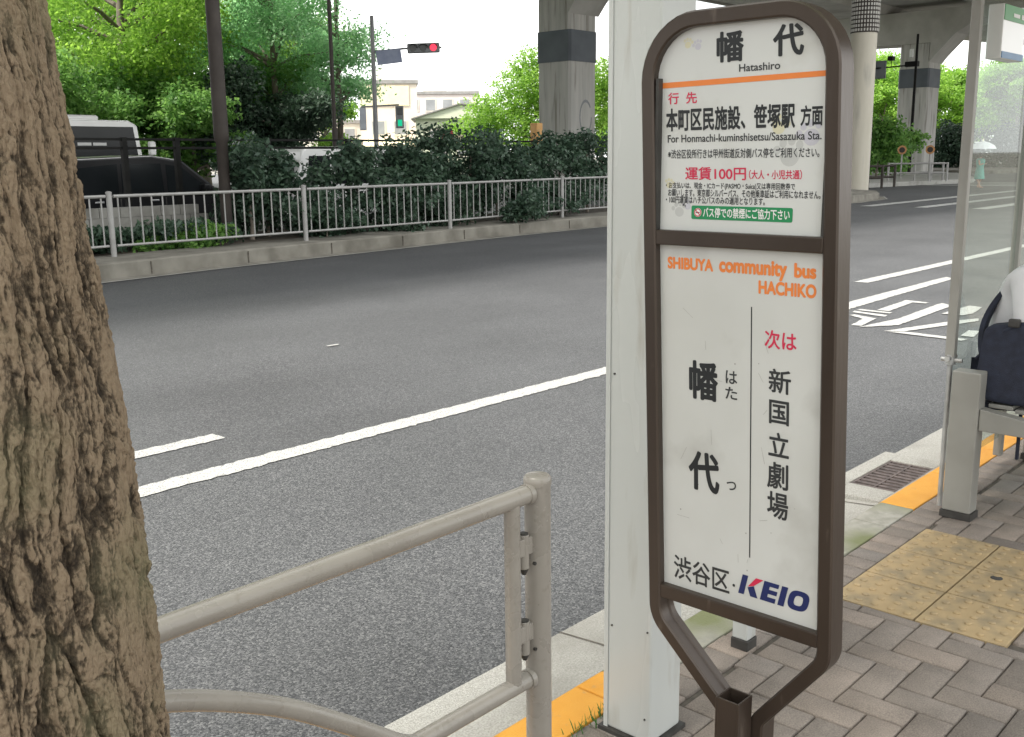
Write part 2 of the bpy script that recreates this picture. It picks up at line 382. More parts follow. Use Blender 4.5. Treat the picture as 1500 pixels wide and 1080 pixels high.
M['inkpale'] = mat('pale_grey_print', (0.50, 0.505, 0.495), rough=0.4)
M['inklilac'] = mat('pale_lilac_print', (0.52, 0.51, 0.565), rough=0.4)
M['inkcream'] = mat('pale_yellow_print', (0.62, 0.585, 0.42), rough=0.4)
M['cloth_white'] = mat('white_shirt_cloth', (0.70, 0.70, 0.71), (0.76, 0.76, 0.77), scale=5, rough=0.9, bump=1.0, bscale=9)
M['cloth_navy'] = mat('navy_cloth', (0.012, 0.015, 0.028), (0.02, 0.025, 0.042), scale=20, rough=0.85, bump=0.2, bscale=60)
M['cloth_black'] = mat('black_bag_cloth', (0.009, 0.012, 0.026), (0.016, 0.021, 0.042), scale=30, rough=0.7, bump=0.3, bscale=300)
M['cloth_teal'] = mat('teal_cloth', (0.10, 0.33, 0.28), (0.13, 0.39, 0.33), scale=12, rough=0.9)
M['skin'] = mat('skin', (0.46, 0.27, 0.19), (0.50, 0.31, 0.22), scale=12, rough=0.55)
M['hair'] = mat('black_hair', (0.012, 0.010, 0.009), (0.025, 0.022, 0.02), scale=60, rough=0.45)
M['vanwhite'] = mat('white_vehicle_paint', (0.68, 0.68, 0.67), (0.72, 0.72, 0.71), scale=2, rough=0.25, coat=0.4)
M['carblack'] = mat('black_vehicle_paint', (0.010, 0.010, 0.011), (0.014, 0.014, 0.015), scale=2, rough=0.3, spec=0.25)
M['carglass'] = mat('dark_window_glass', (0.008, 0.010, 0.011), (0.014, 0.016, 0.018), scale=1, rough=0.16, spec=0.3)
M['dimglass'] = mat('pale_window_glass', (0.26, 0.27, 0.28), (0.34, 0.35, 0.36), scale=1, rough=0.2)  # even pale grey panes
M['tyre'] = mat('tyre_rubber', (0.015, 0.015, 0.015), (0.025, 0.025, 0.025), scale=20, rough=0.85)
M['rim'] = mat('alloy_rim', (0.5, 0.5, 0.5), (0.56, 0.56, 0.56), scale=9, rough=0.35, metal=0.8)
M['lampred'] = mat('lit_red_lamp', (0.5, 0.02, 0.02), emit=(1.0, 0.05, 0.10), estr=0.8)
M['lampgreen'] = mat('lit_green_lamp', (0.0, 0.3, 0.15), emit=(0.0, 0.75, 0.38), estr=0.35)
M['lampoff'] = mat('unlit_lamp', (0.03, 0.035, 0.035), (0.05, 0.055, 0.055), scale=20, rough=0.3)
M['signalgrey'] = mat('signal_housing', (0.17, 0.18, 0.19), (0.22, 0.23, 0.24), scale=8, rough=0.5)
M['nameplate'] = mat('blue_grey_plate', (0.20, 0.24, 0.36), (0.26, 0.30, 0.42), scale=4, rough=0.4)
M['orange'] = mat('orange_reflector', (0.36, 0.17, 0.06), (0.44, 0.22, 0.08), scale=9, rough=0.4)
M['wall_orange'] = mat('orange_wall', (0.76, 0.65, 0.55), (0.80, 0.70, 0.60), scale=1, rough=0.85)
M['wall_pink'] = mat('pink_grey_wall', (0.68, 0.60, 0.56), (0.73, 0.65, 0.61), scale=1, rough=0.85)
M['wall_green'] = mat('pale_green_wall', (0.62, 0.66, 0.50), (0.68, 0.72, 0.56), scale=1, rough=0.85)
M['wall_cream'] = mat('cream_wall', (0.66, 0.62, 0.54), (0.72, 0.68, 0.60), scale=1, rough=0.85)
M['awning'] = mat('yellow_awning', (0.82, 0.74, 0.48), (0.85, 0.78, 0.54), scale=2, rough=0.7)
M['roofgrey'] = mat('grey_roof', (0.24, 0.235, 0.225), (0.32, 0.31, 0.30), scale=2, rough=0.8)
M['blockwall'] = mat('concrete_block', (0.17, 0.165, 0.15), (0.23, 0.225, 0.205), scale=4, rough=0.9, c3=(0.11, 0.105, 0.09), s3=1.5)
M['manhole'] = mat('rusty_iron_grate', (0.085, 0.07, 0.068), (0.16, 0.13, 0.125), scale=30, rough=0.7, metal=0.3)
M['gum'] = mat('trodden_gum', (0.04, 0.038, 0.035), (0.06, 0.056, 0.05), scale=60, rough=0.8)

ROADZ = -0.15

# ------------------------------------------------------------------ ground, road, pavement
o = MB().add([(-3000, -3000, -0.30), (3000, -3000, -0.30), (3000, 3000, -0.30), (-3000, 3000, -0.30)], [(0, 1, 2, 3)]).build('ground', M['ground'])
tag(o, kind='structure')
# far kerb line (foot of the kerb wall), from the rear to the island's rounded nose
FK = [(-60, 7.5), (-30, 9.6), (-12, 11.6), (0, 13.5), (6.93, 14.61), (8.8, 14.91), (11.82, 15.2), (15.85, 15.58), (20.9, 15.85), (28, 15.95), (35.3, 15.9), (38.5, 16.3), (40.6, 17.3), (41.6, 18.8)]
road = MB()
road.add([(-60, 2.2, ROADZ), (260, 2.2, ROADZ), (260, 120, ROADZ), (-60, 120, ROADZ)], [(0, 1, 2, 3)])
tag(road.build('road', M['asphalt']), kind='structure')

def strip(y0, y1, x0, x1, z0, z1, n=60):
    b = MB()
    xs = np.linspace(x0, x1, n + 1)
    for i in range(n):
        b.add([(xs[i], y0, z0), (xs[i + 1], y0, z0), (xs[i + 1], y1, z1), (xs[i], y1, z1)], [(0, 1, 2, 3)])
    return b
g = strip(1.80, 2.225, -20, 60, -0.105, -0.140, 1)
tag(g.build('gutter', M['gutter']), kind='structure')
joint = MB()
for x in np.arange(-3.35, 20, 2.0):
    joint.add([(x, 1.80, -0.1015), (x + 0.008, 1.80, -0.1015), (x + 0.008, 2.225, -0.1365), (x, 2.225, -0.1365)], [(0, 1, 2, 3)])
tag(joint.build('gutter_joint_lines', M['mortar']), kind='structure')

# white lines: a ragged edge is cut into the outline of each stripe
def stripe(poly, z, ragged=0.006, step=0.035):
    out = []
    n = len(poly)
    for i in range(n):
        a, b = np.array(poly[i]), np.array(poly[(i + 1) % n]); L_ = np.linalg.norm(b - a)
        k = max(1, min(400, int(L_ / step)))
        for j in range(k):
            out.append(tuple(a + (b - a) * j / k + (rng.normal(size=2) * ragged if j else 0)))
    return [(p[0], p[1], z) for p in out]
marks = MB()
def paint(poly, **k):
    v = stripe(poly, ROADZ + 0.004 + 0.0002 * len(marks.f), **k); marks.add(v, [tuple(range(len(v)))])
x = -25.6
while x < 10.3:                                              # inner solid line, in lengths
    paint([(x, 4.87), (x + 4, 4.87), (x + 4, 5.045), (x, 5.045)]); x += 4.0
paint([(10.4, 4.88), (14.5, 5.02), (14.65, 5.17), (14.5, 5.18), (11.5, 5.15), (10.4, 5.06)])
paint([(-3.4, 5.55), (3.335, 5.55), (3.335, 5.70), (-3.4, 5.70)])
for k in range(-3, 0): paint([(-3.4 + k * 10, 5.55), (2.0 + k * 10, 5.55), (2.0 + k * 10, 5.70), (-3.4 + k * 10, 5.70)])
paint([(13.35, 5.74), (22, 5.76), (22, 5.95), (13.35, 5.94)])
# bus-bay lettering on the road, stretched along the lane
paint([(11.05, 4.63), (12.02, 4.69), (11.97, 4.40), (11.87, 4.40), (11.86, 4.55), (11.04, 4.49)], ragged=0.003)
paint([(10.72, 4.77), (10.84, 4.80), (10.74, 4.38), (10.62, 4.36)], ragged=0.003)
paint([(10.90, 4.80), (11.0, 4.80), (10.97, 4.42), (10.87, 4.41)], ragged=0.003)
paint([(10.50, 4.70), (10.58, 4.68), (10.45, 4.38), (9.9, 4.30), (9.88, 4.40), (10.34, 4.48)], ragged=0.003)
paint([(9.81, 4.29), (10.17, 4.03), (11.88, 4.10), (12.01, 4.27), (11.84, 4.27), (10.6, 4.2)], ragged=0.003)
paint([(9.73, 4.0), (9.84, 3.84), (10.92, 3.50), (11.11, 3.56), (10.75, 3.71)], ragged=0.003)
paint([(9.72, 3.96), (9.66, 3.23), (9.78, 3.21), (9.83, 3.82)], ragged=0.003)
paint([(11.20, 3.98), (11.99, 3.95), (11.95, 3.80), (11.42, 3.72), (11.21, 3.76)], ragged=0.003)
paint([(9.93, 3.33), (10.29, 3.38), (10.3, 3.28), (9.93, 3.21)], ragged=0.003)
for yy in (10.6, 12.4, 14.2):                               # stop bar and crossing by the junction
    paint([(33, yy), (52, yy + 0.3), (52, yy + 0.75), (33, yy + 0.45)], step=0.5)
for xx in (56, 58.5, 61): paint([(xx, 6), (xx + 1.0, 6), (xx + 1.0, 30), (xx, 30)], step=0.8)
paint([(5.72, 7.62), (5.84, 7.61), (5.85, 7.655), (5.73, 7.66)], ragged=0.006, step=0.02)       # a stray flake of paint
tag(marks.build('road_markings', M['whiteline']), kind='structure')

# near kerb stones
def kerb(x0, x1, m):
    b = MB(); x = x0
    while x < x1 - 0.05:
        e = min(x + 0.6, x1)
        b.prism([(1.625, -0.16), (1.625, 0.001), (1.775, 0.001), (1.80, -0.02), (1.802, -0.16)], 0, x + 0.003, e - 0.003); x = e
    tag(b.build('kerb', m, bevel=0.006), kind='structure')
kerb(-20, 2.33, M['yellow']); kerb(2.33, 4.42, M['kerb_stone']); kerb(4.42, 20, M['yellow'])

tag(MB().bb((-20, -8, -0.25), (60, 1.622, -0.012)).build('pavement_bed', M['mortar']), kind='structure')
# pavers: herringbone of 10 x 20 cm bricks with a border course along the kerb
TILES = [(3.610, 1.192), (3.308, 1.192), (3.912, 1.192), (3.61, 0.890), (3.308, 0.890), (3.912, 0.890)]     # lower corner of each 30 cm tile
A = 0.1045
TX0, TX1, TY0, TY1 = 3.308, 4.214, 0.890, 1.494
verts, quads, tints = [], [], []
def brick(x0, y0, x1, y1):
    if x1 - x0 < 0.02 or y1 - y0 < 0.02: return
    j, c = 0.0028, 0.0035
    x0 += j; y0 += j; x1 -= j; y1 -= j
    dz = rng.normal() * 0.0009; n = len(verts)
    t = rng.random()
    tilt = rng.normal(size=2) * 0.0007
    for (xa, ya, xb, yb, z) in ((x0, y0, x1, y1, -0.02), (x0, y0, x1, y1, -c), (x0 + c, y0 + c, x1 - c, y1 - c, 0.0)):
        for k, (px_, py_) in enumerate(((xa, ya), (xb, ya), (xb, yb), (xa, yb))):
            verts.append((px_, py_, z + dz + (tilt[0] * (1 if k in (1, 2) else -1) + tilt[1] * (1 if k > 1 else -1)))); tints.append(t)
    for l in (0, 4):
        for k in range(4): quads.append((n + l + k, n + l + (k + 1) % 4, n + l + 4 + (k + 1) % 4, n + l + 4 + k))
    quads.append((n + 8, n + 9, n + 10, n + 11))
def clip_brick(x0, y0, x1, y1):
    y1 = min(y1, 1.494); y0 = max(y0, -3.0)
    if y1 <= y0: return
    if x1 > TX0 and x0 < TX1 and y1 > TY0 and y0 < TY1:      # cut round the tactile tiles
        parts = []
        if x0 < TX0 - 0.01: parts.append((x0, y0, TX0, y1))
        if x1 > TX1 + 0.01: parts.append((TX1, y0, x1, y1))
        if x0 >= TX0 - 0.01 and x1 <= TX1 + 0.01:
            if y0 < TY0 - 0.01: parts.append((x0, y0, x1, TY0))
        for p in parts: brick(*p)
        return
    brick(x0, y0, x1, y1)
OX, OY = 2.838, 0.953
for p in range(-120, 120):
    for q in range(-60, 60):
        i, j_ = p + 2 * q, -p + 2 * q
        xa, ya = OX + i * A, OY + j_ * A
        if -1.5 < xa < 11 and -3.1 < ya < 1.6:
            clip_brick(xa, ya, xa + 2 * A, ya + A)
            clip_brick(xa + A, ya + A, xa + 2 * A, ya + 3 * A)
x = -1.5
while x < 11: brick(x, 1.494, x + A, 1.623); x += A
me = grid_mesh('pavement', verts, quads, tints)
tag(link_mesh('pavement', me, M['paver']), kind='structure')
pb = MB().bb((11, -8, -0.011), (60, 1.62, 0.0)); pb.bb((-20, -8, -0.011), (-1.5, 1.62, 0.0)); pb.bb((-1.5, -8, -0.011), (11, -3.0, 0.0))
tag(pb.build('pavement_slab', M['concrete']), kind='structure')

tile_labels = ["yellow dotted tactile tile closest to the shelter's bench post", "yellow dotted tactile tile between the bus stop sign and the bench-side tile, by the kerb border",
               "yellow dotted tactile tile set one row behind the bench post tile", "yellow dotted tactile tile with a dark trodden spot of gum",
               "yellow dotted tactile tile nearest the bus stop sign post", "yellow dotted tactile tile cut off by the edge of the picture, beyond the gum spot"]
tile_labels[1] = "yellow dotted tactile tile at the kerb border beside the bus stop sign"
tl = None
def tactile_mesh():
    b = MB(); s = 0.150
    b.prism([(-s + .0025, -0.03), (s - .0025, -0.03), (s - .0025, 0.0), (-s + .0025, 0.0)], 1, -s + .0025, s - .0025)
    for a in range(5):
        for c in range(5):
            b.lathe([(0.0135, -0.001), (0.0125, 0.003), (0.0100, 0.0052), (0.005, 0.006)], ((a - 2) * 0.058, (c - 2) * 0.058, 0), 12)
    return b
for k, (tx, ty) in enumerate(TILES):
    if tl is None: tl = tactile_mesh().build('tactile_tile', M['tactile'], bevel=0.002); t = tl
    else: t = tl.copy(); COL.objects.link(t)
    t.location = (tx + 0.151, ty + 0.151, 0.001)
    tag(t, tile_labels[k], 'paving tile', 'yellow tactile tiles set in the pavement')
gum = MB().lathe([(0.022, 0.0), (0.019, 0.0022), (0.008, 0.003)], (3.86, 1.095, 0.0018), 14).build('gum_spot', M['gum'])
tag(gum, 'flat black spot of trodden gum on a yellow tactile tile', 'gum spot')

# drain in the gutter
dr = thing('storm_drain', 'square iron storm drain in a pale concrete surround by the yellow kerb', 'drain', (5.13, 2.03, -0.118))
b = MB()
for (x0, x1, y0, y1) in ((-.42, .43, -.195, -.13), (-.42, .43, .11, .20), (-.42, -.24, -.13, .11), (.29, .43, -.13, .11)): b.bb((x0, y0, -.08), (x1, y1, .018))
b.build('surround', M['kerb_stone'] if False else M['gutter'], dr, bevel=0.004)
b = MB()
b.bb((-.24, -.13, -.07), (.29, .11, -.03))
for i in range(11):
    xx = -.225 + i * 0.05
    b.bb((xx, -.125, -.03), (xx + .026, .105, .010))
for yy in (-.128, -.015, .098): b.bb((-.24, yy, -.03), (.29, yy + .012, .012))
b.build('grate', M['manhole'], dr)

# ------------------------------------------------------------------ far kerb wall and planting bed
def offset_line(line, d):
    P = np.array(line, float); T = np.gradient(P, axis=0); T /= np.linalg.norm(T, axis=1)[:, None]
    Nn = np.stack([-T[:, 1], T[:, 0]], 1)
    return P + Nn * d
def ribbon(line, d0, z0, d1, z1):
    a, c = offset_line(line, d0), offset_line(line, d1)
    n = len(a)
    return [(*p, z0) for p in a] + [(*p, z1) for p in c], [(i, i + 1, n + i + 1, n + i) for i in range(n - 1)]
kb = MB()
kb.add(*ribbon(FK, 0, ROADZ - 0.1, 0.02, 0.075)); kb.add(*ribbon(FK, 0.02, 0.075, 0.05, 0.10)); kb.add(*ribbon(FK, 0.05, 0.10, 1.15, 0.10)); kb.add(*ribbon(FK, 1.15, 0.10, 1.15, -0.1))
tag(kb.build('kerb_wall', M['concrete']), 'long low concrete kerb wall under the grey fence across the road', 'kerb wall', kind='structure')
kj = MB()
for x in np.arange(4.0, 36, 1.9):
    y = np.interp(x, [p[0] for p in FK], [p[1] for p in FK]); 
    kj.box((x, y + 0.004, -0.03), (0.012, 0.02, 0.19))
tag(kj.build('kerb_wall_joint_lines', M['mortar']), kind='structure')
kg = MB(); kg.add(*ribbon(FK, -0.30, ROADZ + 0.006, -0.002, ROADZ + 0.012))
tag(kg.build('kerb_gutter', M['concrete']), kind='structure')
kg = MB(); kg.add(*ribbon(FK, -0.30, ROADZ + 0.011, -0.24, ROADZ + 0.012))
tag(kg.build('kerb_edge_line', M['gutter']), kind='structure')
bed = MB(); bed.add(*ribbon(FK[3:], 1.14, 0.06, 3.4, 0.10))
tag(bed.build('planting_bed', M['soil']), kind='structure')

# grey fence on the kerb wall
FP = [(-3.6, 14.05), (0.1, 14.75), (3.86, 15.35), (7.63, 15.60), (11.38, 15.66), (15.23, 15.80), (19.6, 16.33), (23.6, 16.5), (27.6, 16.55), (31.6, 16.55)]
fence = thing('metal_fence', 'pale grey vertical bar fence on the concrete kerb wall across the road', 'fence', (7.63, 15.6, 0.1))
FO = (7.63, 15.6, 0.1)
for (x, y) in FP:
    b = MB(); b.tube([(x, y, 0.0), (x, y, 1.09)], 0.045, 10); b.lathe([(0.05, 0), (0.05, 0.02), (0.02, 0.035)], (x, y, 1.09), 10)
    b.build('post', M['fence'], fence, smooth=True, off=FO)
for (p, q) in zip(FP, FP[1:]):
    a, c = Vector((*p, 0)), Vector((*q, 0)); d = (c - a).normalized(); L_ = (c - a).length
    b = MB()
    for z in (1.045, 0.27): b.tube([a + d * 0.07 + Vector((0, 0, z)), c - d * 0.07 + Vector((0, 0, z))], 0.026 if z > 1 else 0.02, 8)
    n = 19
    for k in range(n):
        pt = a + d * (0.14 + (L_ - 0.28) * k / (n - 1))
        b.tube([pt + Vector((0, 0, 0.27)), pt + Vector((0, 0, 1.045))], 0.0125, 6, caps=False)
    b.build('bar_panel', M['fence'], fence, smooth=True, off=FO)

# block wall and black fence behind the hedge
wl_ = MB()
for r_ in range(4):
    x = -6.0 - (0.2 if r_ % 2 else 0)
    while x < 10.6:
        wl_.bb((x + .004, 18.0, 0.02 + r_ * 0.185), (x + .392, 18.18, 0.02 + r_ * 0.185 + 0.18)); x += 0.4
wall = wl_.build('block_wall', M['blockwall'])
tag(wall, 'low grey concrete block wall behind the fence, in front of the dark car', 'wall')
bf = thing('black_fence', 'tall black steel railing behind the hedge', 'fence', (8.3, 18.35, 0)); BO = (8.3, 18.35, 0)
bx = [5.16, 7.24, 8.28, 9.35, 10.42, 12.5, 14.6, 16.7, 18.8, 20.9, 23.0, 25.1, 27.2, 29.3, 31.4]
for x in bx: MB().bb((x - .05, 18.3, -0.1), (x + .05, 18.4, 2.02)).build('post', M['blacksteel'], bf, off=BO)
for p, q in zip(bx, bx[1:]):
    for z in (1.96, 1.80, 0.9): MB().bb((p + .05, 18.325, z), (q - .05, 18.375, z + 0.045)).build('rail', M['blacksteel'], bf, off=BO)

# ------------------------------------------------------------------ bus stop sign
SX, SK, SC = 1.500, 0.037, 0.873            # front plane, lean, centre line at z = 1.25
def sy(z): return SC + SK * (z - 1.25)
SO = (1.52, 0.845, 0.0)
sign = thing('bus_stop_sign', 'bronze framed bus stop sign with two white panels of Japanese lettering', 'bus stop sign', SO)
def fillet(pts, rads, n=9, closed=False):
    out = []; m = len(pts)
    for i, p in enumerate(pts):
        p = Vector(p); r_ = rads[i]
        if r_ <= 0 or (not closed and i in (0, m - 1)): out.append(p); continue
        a = (Vector(pts[i - 1]) - p).normalized(); c = (Vector(pts[(i + 1) % m]) - p).normalized()
        ang = a.angle(c); d = r_ / math.tan(ang / 2); h = r_ / math.sin(ang / 2); ce = p + (a + c).normalized() * h
        s, e = p + a * d, p + c * d
        a0, a1 = math.atan2(s.y - ce.y, s.x - ce.x), math.atan2(e.y - ce.y, e.x - ce.x)
        da = (a1 - a0 + math.pi) % (2 * math.pi) - math.pi
        for k in range(n + 1): w = a0 + da * k / n; out.append(Vector((ce.x + r_ * math.cos(w), ce.y + r_ * math.sin(w))))
    return out
def sweep(path, prof, closed=False):
    """profile (w across the path in the sign plane, x along depth) swept along a path in (Y, Z)"""
    n, m = len(path), len(prof); vs = []
    for i, p in enumerate(path):
        a = (p - path[i - 1]).normalized() if i else (path[1] - p).normalized()
        c = (path[i + 1] - p).normalized() if i < n - 1 else a
        t = (a + c).normalized(); nrm = Vector((-t.y, t.x)); k = 1 / max(0.5, nrm.dot(Vector((-a.y, a.x))))
        for w, d in prof: vs.append((d, p.x + nrm.x * w * k, p.y + nrm.y * w * k))
    fs = [(i * m + k, i * m + (k + 1) % m, (i + 1) * m + (k + 1) % m, (i + 1) * m + k) for i in range(n - 1) for k in range(m)]
    fs += [tuple(range(m - 1, -1, -1)), tuple((n - 1) * m + k for k in range(m))]
    return vs, fs
hw = 0.0128
PROF = [(-hw, SX + .003), (-hw + .003, SX), (hw - .003, SX), (hw, SX + .003), (hw, SX + .016), (hw - .003, SX + .018), (hw - .003, SX + .030), (hw, SX + .032), (hw, SX + .045), (hw - .003, SX + .048), (-hw + .003, SX + .048), (-hw, SX + .045)]
def fy(side, z): return sy(z) + side * 0.1700
path = fillet([(0.872, 0.03), (0.872, 0.575), (fy(1, .715), .715), (fy(1, 1.792), 1.792), (fy(-1, 1.792), 1.792), (fy(-1, .735), .735), (0.803, 0.58), (0.803, 0.03)],
              [0, .03, .06, .095, .095, .05, .03, 0])
b = MB(); b.add(*sweep(path, PROF))
b.build('frame', M['bronze'], sign, smooth=True, off=SO)
for nm, z0, z1 in (('middle_rail', 1.4165, 1.4425), ('bottom_rail', 0.7555, 0.7815)):
    zc = (z0 + z1) / 2
    MB().bb((SX + .002, sy(zc) - 0.158, z0), (SX + .044, sy(zc) + 0.158, z1)).build(nm, M['bronze'], sign, bevel=0.0025, off=SO)
b = MB(); s = 0.0235
for (x0, x1, y0, y1) in ((-s, s, -s, -s + .004), (-s, s, s - .004, s), (-s, -s + .004, -s + .004, s - .004), (s - .004, s, -s + .004, s - .004)):
    b.bb((1.472 + x0, .832 + y0, 0.02), (1.472 + x1, .832 + y1, 0.632))
b.build('square_socket', M['bronze'], sign, bevel=0.0012, off=SO)
MB().bb((1.40, .73, 0), (1.62, .95, 0.02)).build('base_plate', M['bronze'], sign, bevel=0.004, off=SO)
for z in (0.12, 0.35): MB().bb((1.4955, .79, z), (1.5, .885, z + .04)).build('clamp', M['bronze'], sign, off=SO)

PX = SX + 0.017
def panel(name, outline, m):
    return MB().prism(outline, 0, PX, PX + 0.006).build(name, m, sign, off=SO)
po = 0.158
pu = panel('upper_panel', [tuple(v) for v in fillet([(sy(1.44) + po, 1.44), (sy(1.79) + po, 1.785), (sy(1.79) - po, 1.785), (sy(1.44) - po, 1.44)], [0, .085, .085, 0])], M['board'])
pl_ = panel('lower_panel', [(sy(.78) + po, .78), (sy(1.418) + po, 1.418), (sy(1.418) - po, 1.418), (sy(.78) - po, .78)], M['board_worn'])
# dark strips on the frame's inner walls: the shade of the recess put into colour
for sd_ in (1, -1):
    MB().bb((SX + .004, sy(1.5) + sd_ * .1575 - .003, 1.443), (SX + .016, sy(1.5) + sd_ * .1575 + .003, 1.70)).build('inner_wall_shade', M['darkcap'], sign, off=SO)

TEXTS = [
    ("U","black","幡",0.9324,1.7188,0.8816,1.7677), ("U","black","代",0.8300,1.7212,0.7766,1.7696),
    ("U","grey","Hatashiro",0.8890,1.7022,0.8156,1.7142),
    ("U","red","行",1.0255,1.6564,1.0036,1.6758), ("U","red","先",0.9893,1.6562,0.9677,1.6753),
    ("U","black","本町区民施設、笹塚駅",1.0290,1.6107,0.7863,1.6497), ("U","black","方面",0.7771,1.6132,0.7398,1.6448),
    ("U","grey","For Honmachi-kuminshisetsu/Sasazuka Sta.",1.0248,1.5921,0.7401,1.6051),
    ("U","grey","※渋谷区役所行きは甲州街道反対側バス停をご利用ください。",1.0234,1.5649,0.7425,1.5805),
    ("U","red","運賃100円",0.9874,1.5289,0.8697,1.5508), ("U","red","（大人・小児共通）",0.8641,1.5307,0.7700,1.5458),
    ("U","grey","・お支払いは、現金・ICカード(PASMO・Suica)又は専用回数券で",1.0267,1.5125,0.7809,1.5250),
    ("U","grey","お願いします。東京都シルバーパス、その他乗車証はご利用になれません。",1.0217,1.5006,0.7370,1.5137),
    ("U","grey","・100円運賃はハチ公バスのみの適用となります。",1.0261,1.4885,0.8333,1.5014),
    ("U","white","バス停での禁煙にご協力下さい",0.9497,1.4660,0.7878,1.4830),
    ("L","orange","SHIBUYA",1.0199,1.3739,0.9268,1.3953), ("L","orange","community",0.9152,1.3669,0.7884,1.3991),
    ("L","orange","bus",0.7760,1.3745,0.7376,1.3985), ("L","orange","HACHIKO",0.8389,1.3433,0.7358,1.3660),
    ("L","red","次は",0.8238,1.2532,0.7661,1.2849),
    ("L","black","幡",0.9696,1.1454,0.9103,1.2153), ("L","grey","は",0.8956,1.1828,0.8729,1.2058), ("L","grey","た",0.8952,1.1555,0.8718,1.1772),
    ("L","greyb","新",0.8134,1.1792,0.7726,1.2204), ("L","greyb","国",0.8103,1.1258,0.7736,1.1671), ("L","greyb","立",0.8090,1.0697,0.7709,1.1119),
    ("L","greyb","劇",0.8092,1.0132,0.7697,1.0600), ("L","greyb","場",0.8069,0.9602,0.7674,1.0077),
    ("L","black","代",0.9658,0.9774,0.9016,1.0505), ("L","grey","つ",0.8866,0.9920,0.8678,1.0080),
    ("L","grey","渋谷区",0.9926,0.7961,0.8745,0.8425),
]
def glyphs(s, bold):
    cu = bpy.data.curves.new('lettering', 'FONT'); cu.body = s; cu.size = 1.0; cu.resolution_u = 6
    cu.dimensions = '2D'; cu.fill_mode = 'BOTH'
    ob = bpy.data.objects.new('lettering', cu); COL.objects.link(ob)
    dg = bpy.context.evaluated_depsgraph_get(); ev = ob.evaluated_get(dg)
    me = ev.to_mesh()
    V0 = np.array([v.co[:] for v in me.vertices]); F0 = [tuple(p.vertices) for p in me.polygons]
    ev.to_mesh_clear(); bpy.data.objects.remove(ob); bpy.data.curves.remove(cu)
    V0[:, 2] = 0; Vs, Fs = [V0], list(F0)                       # heavier strokes: the outline struck again a little to each side
    for k in range(12 if bold else 0):
        w = 2 * math.pi * k / 12
        Vs.append(V0 + np.array([math.cos(w) * bold, math.sin(w) * bold, (k + 1) * 1e-5])); Fs += [tuple(i + len(V0) * (k + 1) for i in f) for f in F0]
    return np.concatenate(Vs), Fs
inks = {'black': ('ink', 0.030), 'grey': ('inkgrey', 0.014), 'greyb': ('inkgrey', 0.018), 'red': ('inkred', 0.016), 'orange': ('inkorange', 0.044), 'white': ('inkwhite', 0.022)}
batches = {}
for pn, c, s, y1, z1, y2, z2 in TEXTS:
    V, Fs = glyphs(s, inks[c][1])
    if len(V) == 0: continue
    lo, hi = V.min(0), V.max(0)
    u = (V[:, 0] - lo[0]) / (hi[0] - lo[0]); w = (V[:, 1] - lo[1]) / (hi[1] - lo[1])
    z = z1 + w * (z2 - z1); y = y1 + u * (y2 - y1) + SK * (z - (z1 + z2) / 2)
    key = (pn, inks[c][0], len(batches)); bt = batches.setdefault(key, MB())
    dx = 0.0011 if c == 'white' else 0.0006
    bt.add([(PX - dx - e, a, d) for a, d, e in zip(y, z, V[:, 2])], [f[::-1] for f in Fs])
names = {'ink': 'black_lettering', 'inkgrey': 'dark_grey_lettering', 'inkred': 'red_lettering', 'inkorange': 'orange_lettering', 'inkwhite': 'white_lettering'}
for (pn, ik, _k), bt in batches.items():
    bt.build(names[ik], M[ik], pu if pn == 'U' else pl_, off=SO)
def flat(poly, dx, b=None):
    b = b or MB(); n = len(b.v)
    b.v += [(PX - dx, p[0], p[1]) for p in poly]; b.f.append(tuple(range(n, n + len(poly)))); return b
def rrect(y0, y1, z0, z1, r_=0.003):
    return [tuple(v) for v in fillet([(y0, z0), (y0, z1), (y1, z1), (y1, z0)], [r_] * 4, 5, closed=True)]
flat([(1.0425, 1.6835), (1.0428, 1.6928), (0.7290, 1.6955), (0.7288, 1.6870)], 0.0005).build('orange_stripe', M['inkorange'], pu, off=SO)
gb = flat(rrect(0.9730, 0.7830, 1.4625, 1.4857), 0.0006)
gb.build('green_notice', M['inkgreen'], pu, off=SO)
def disc(y, z, ry, rz=None, n=28): return [(y + ry * math.cos(-2 * math.pi * k / n), z + (rz or ry) * math.sin(-2 * math.pi * k / n)) for k in range(n)]
nb = flat(disc(0.9600, 1.4740, 0.0075), 0.0009); nb.build('notice_disc', M['inkwhite'], pu, off=SO)
nb = MB(); ring_o, ring_i = disc(0.9600, 1.4740, 0.0070), disc(0.9600, 1.4740, 0.0054)
for k in range(28): flat([ring_o[k], ring_o[(k + 1) % 28], ring_i[(k + 1) % 28], ring_i[k]], 0.0012, nb)
flat([(0.9645, 1.4795), (0.9655, 1.4785), (0.9555, 1.4685), (0.9545, 1.4695)], 0.0012, nb)
nb.build('no_smoking_symbol', M['inkred'], pu, off=SO)
nb = MB(); flat([(0.9640, 1.4731), (0.9640, 1.4747), (0.9565, 1.4747), (0.9565, 1.4731)], 0.0010, nb); nb.build('cigarette_mark', M['ink'], pu, off=SO)
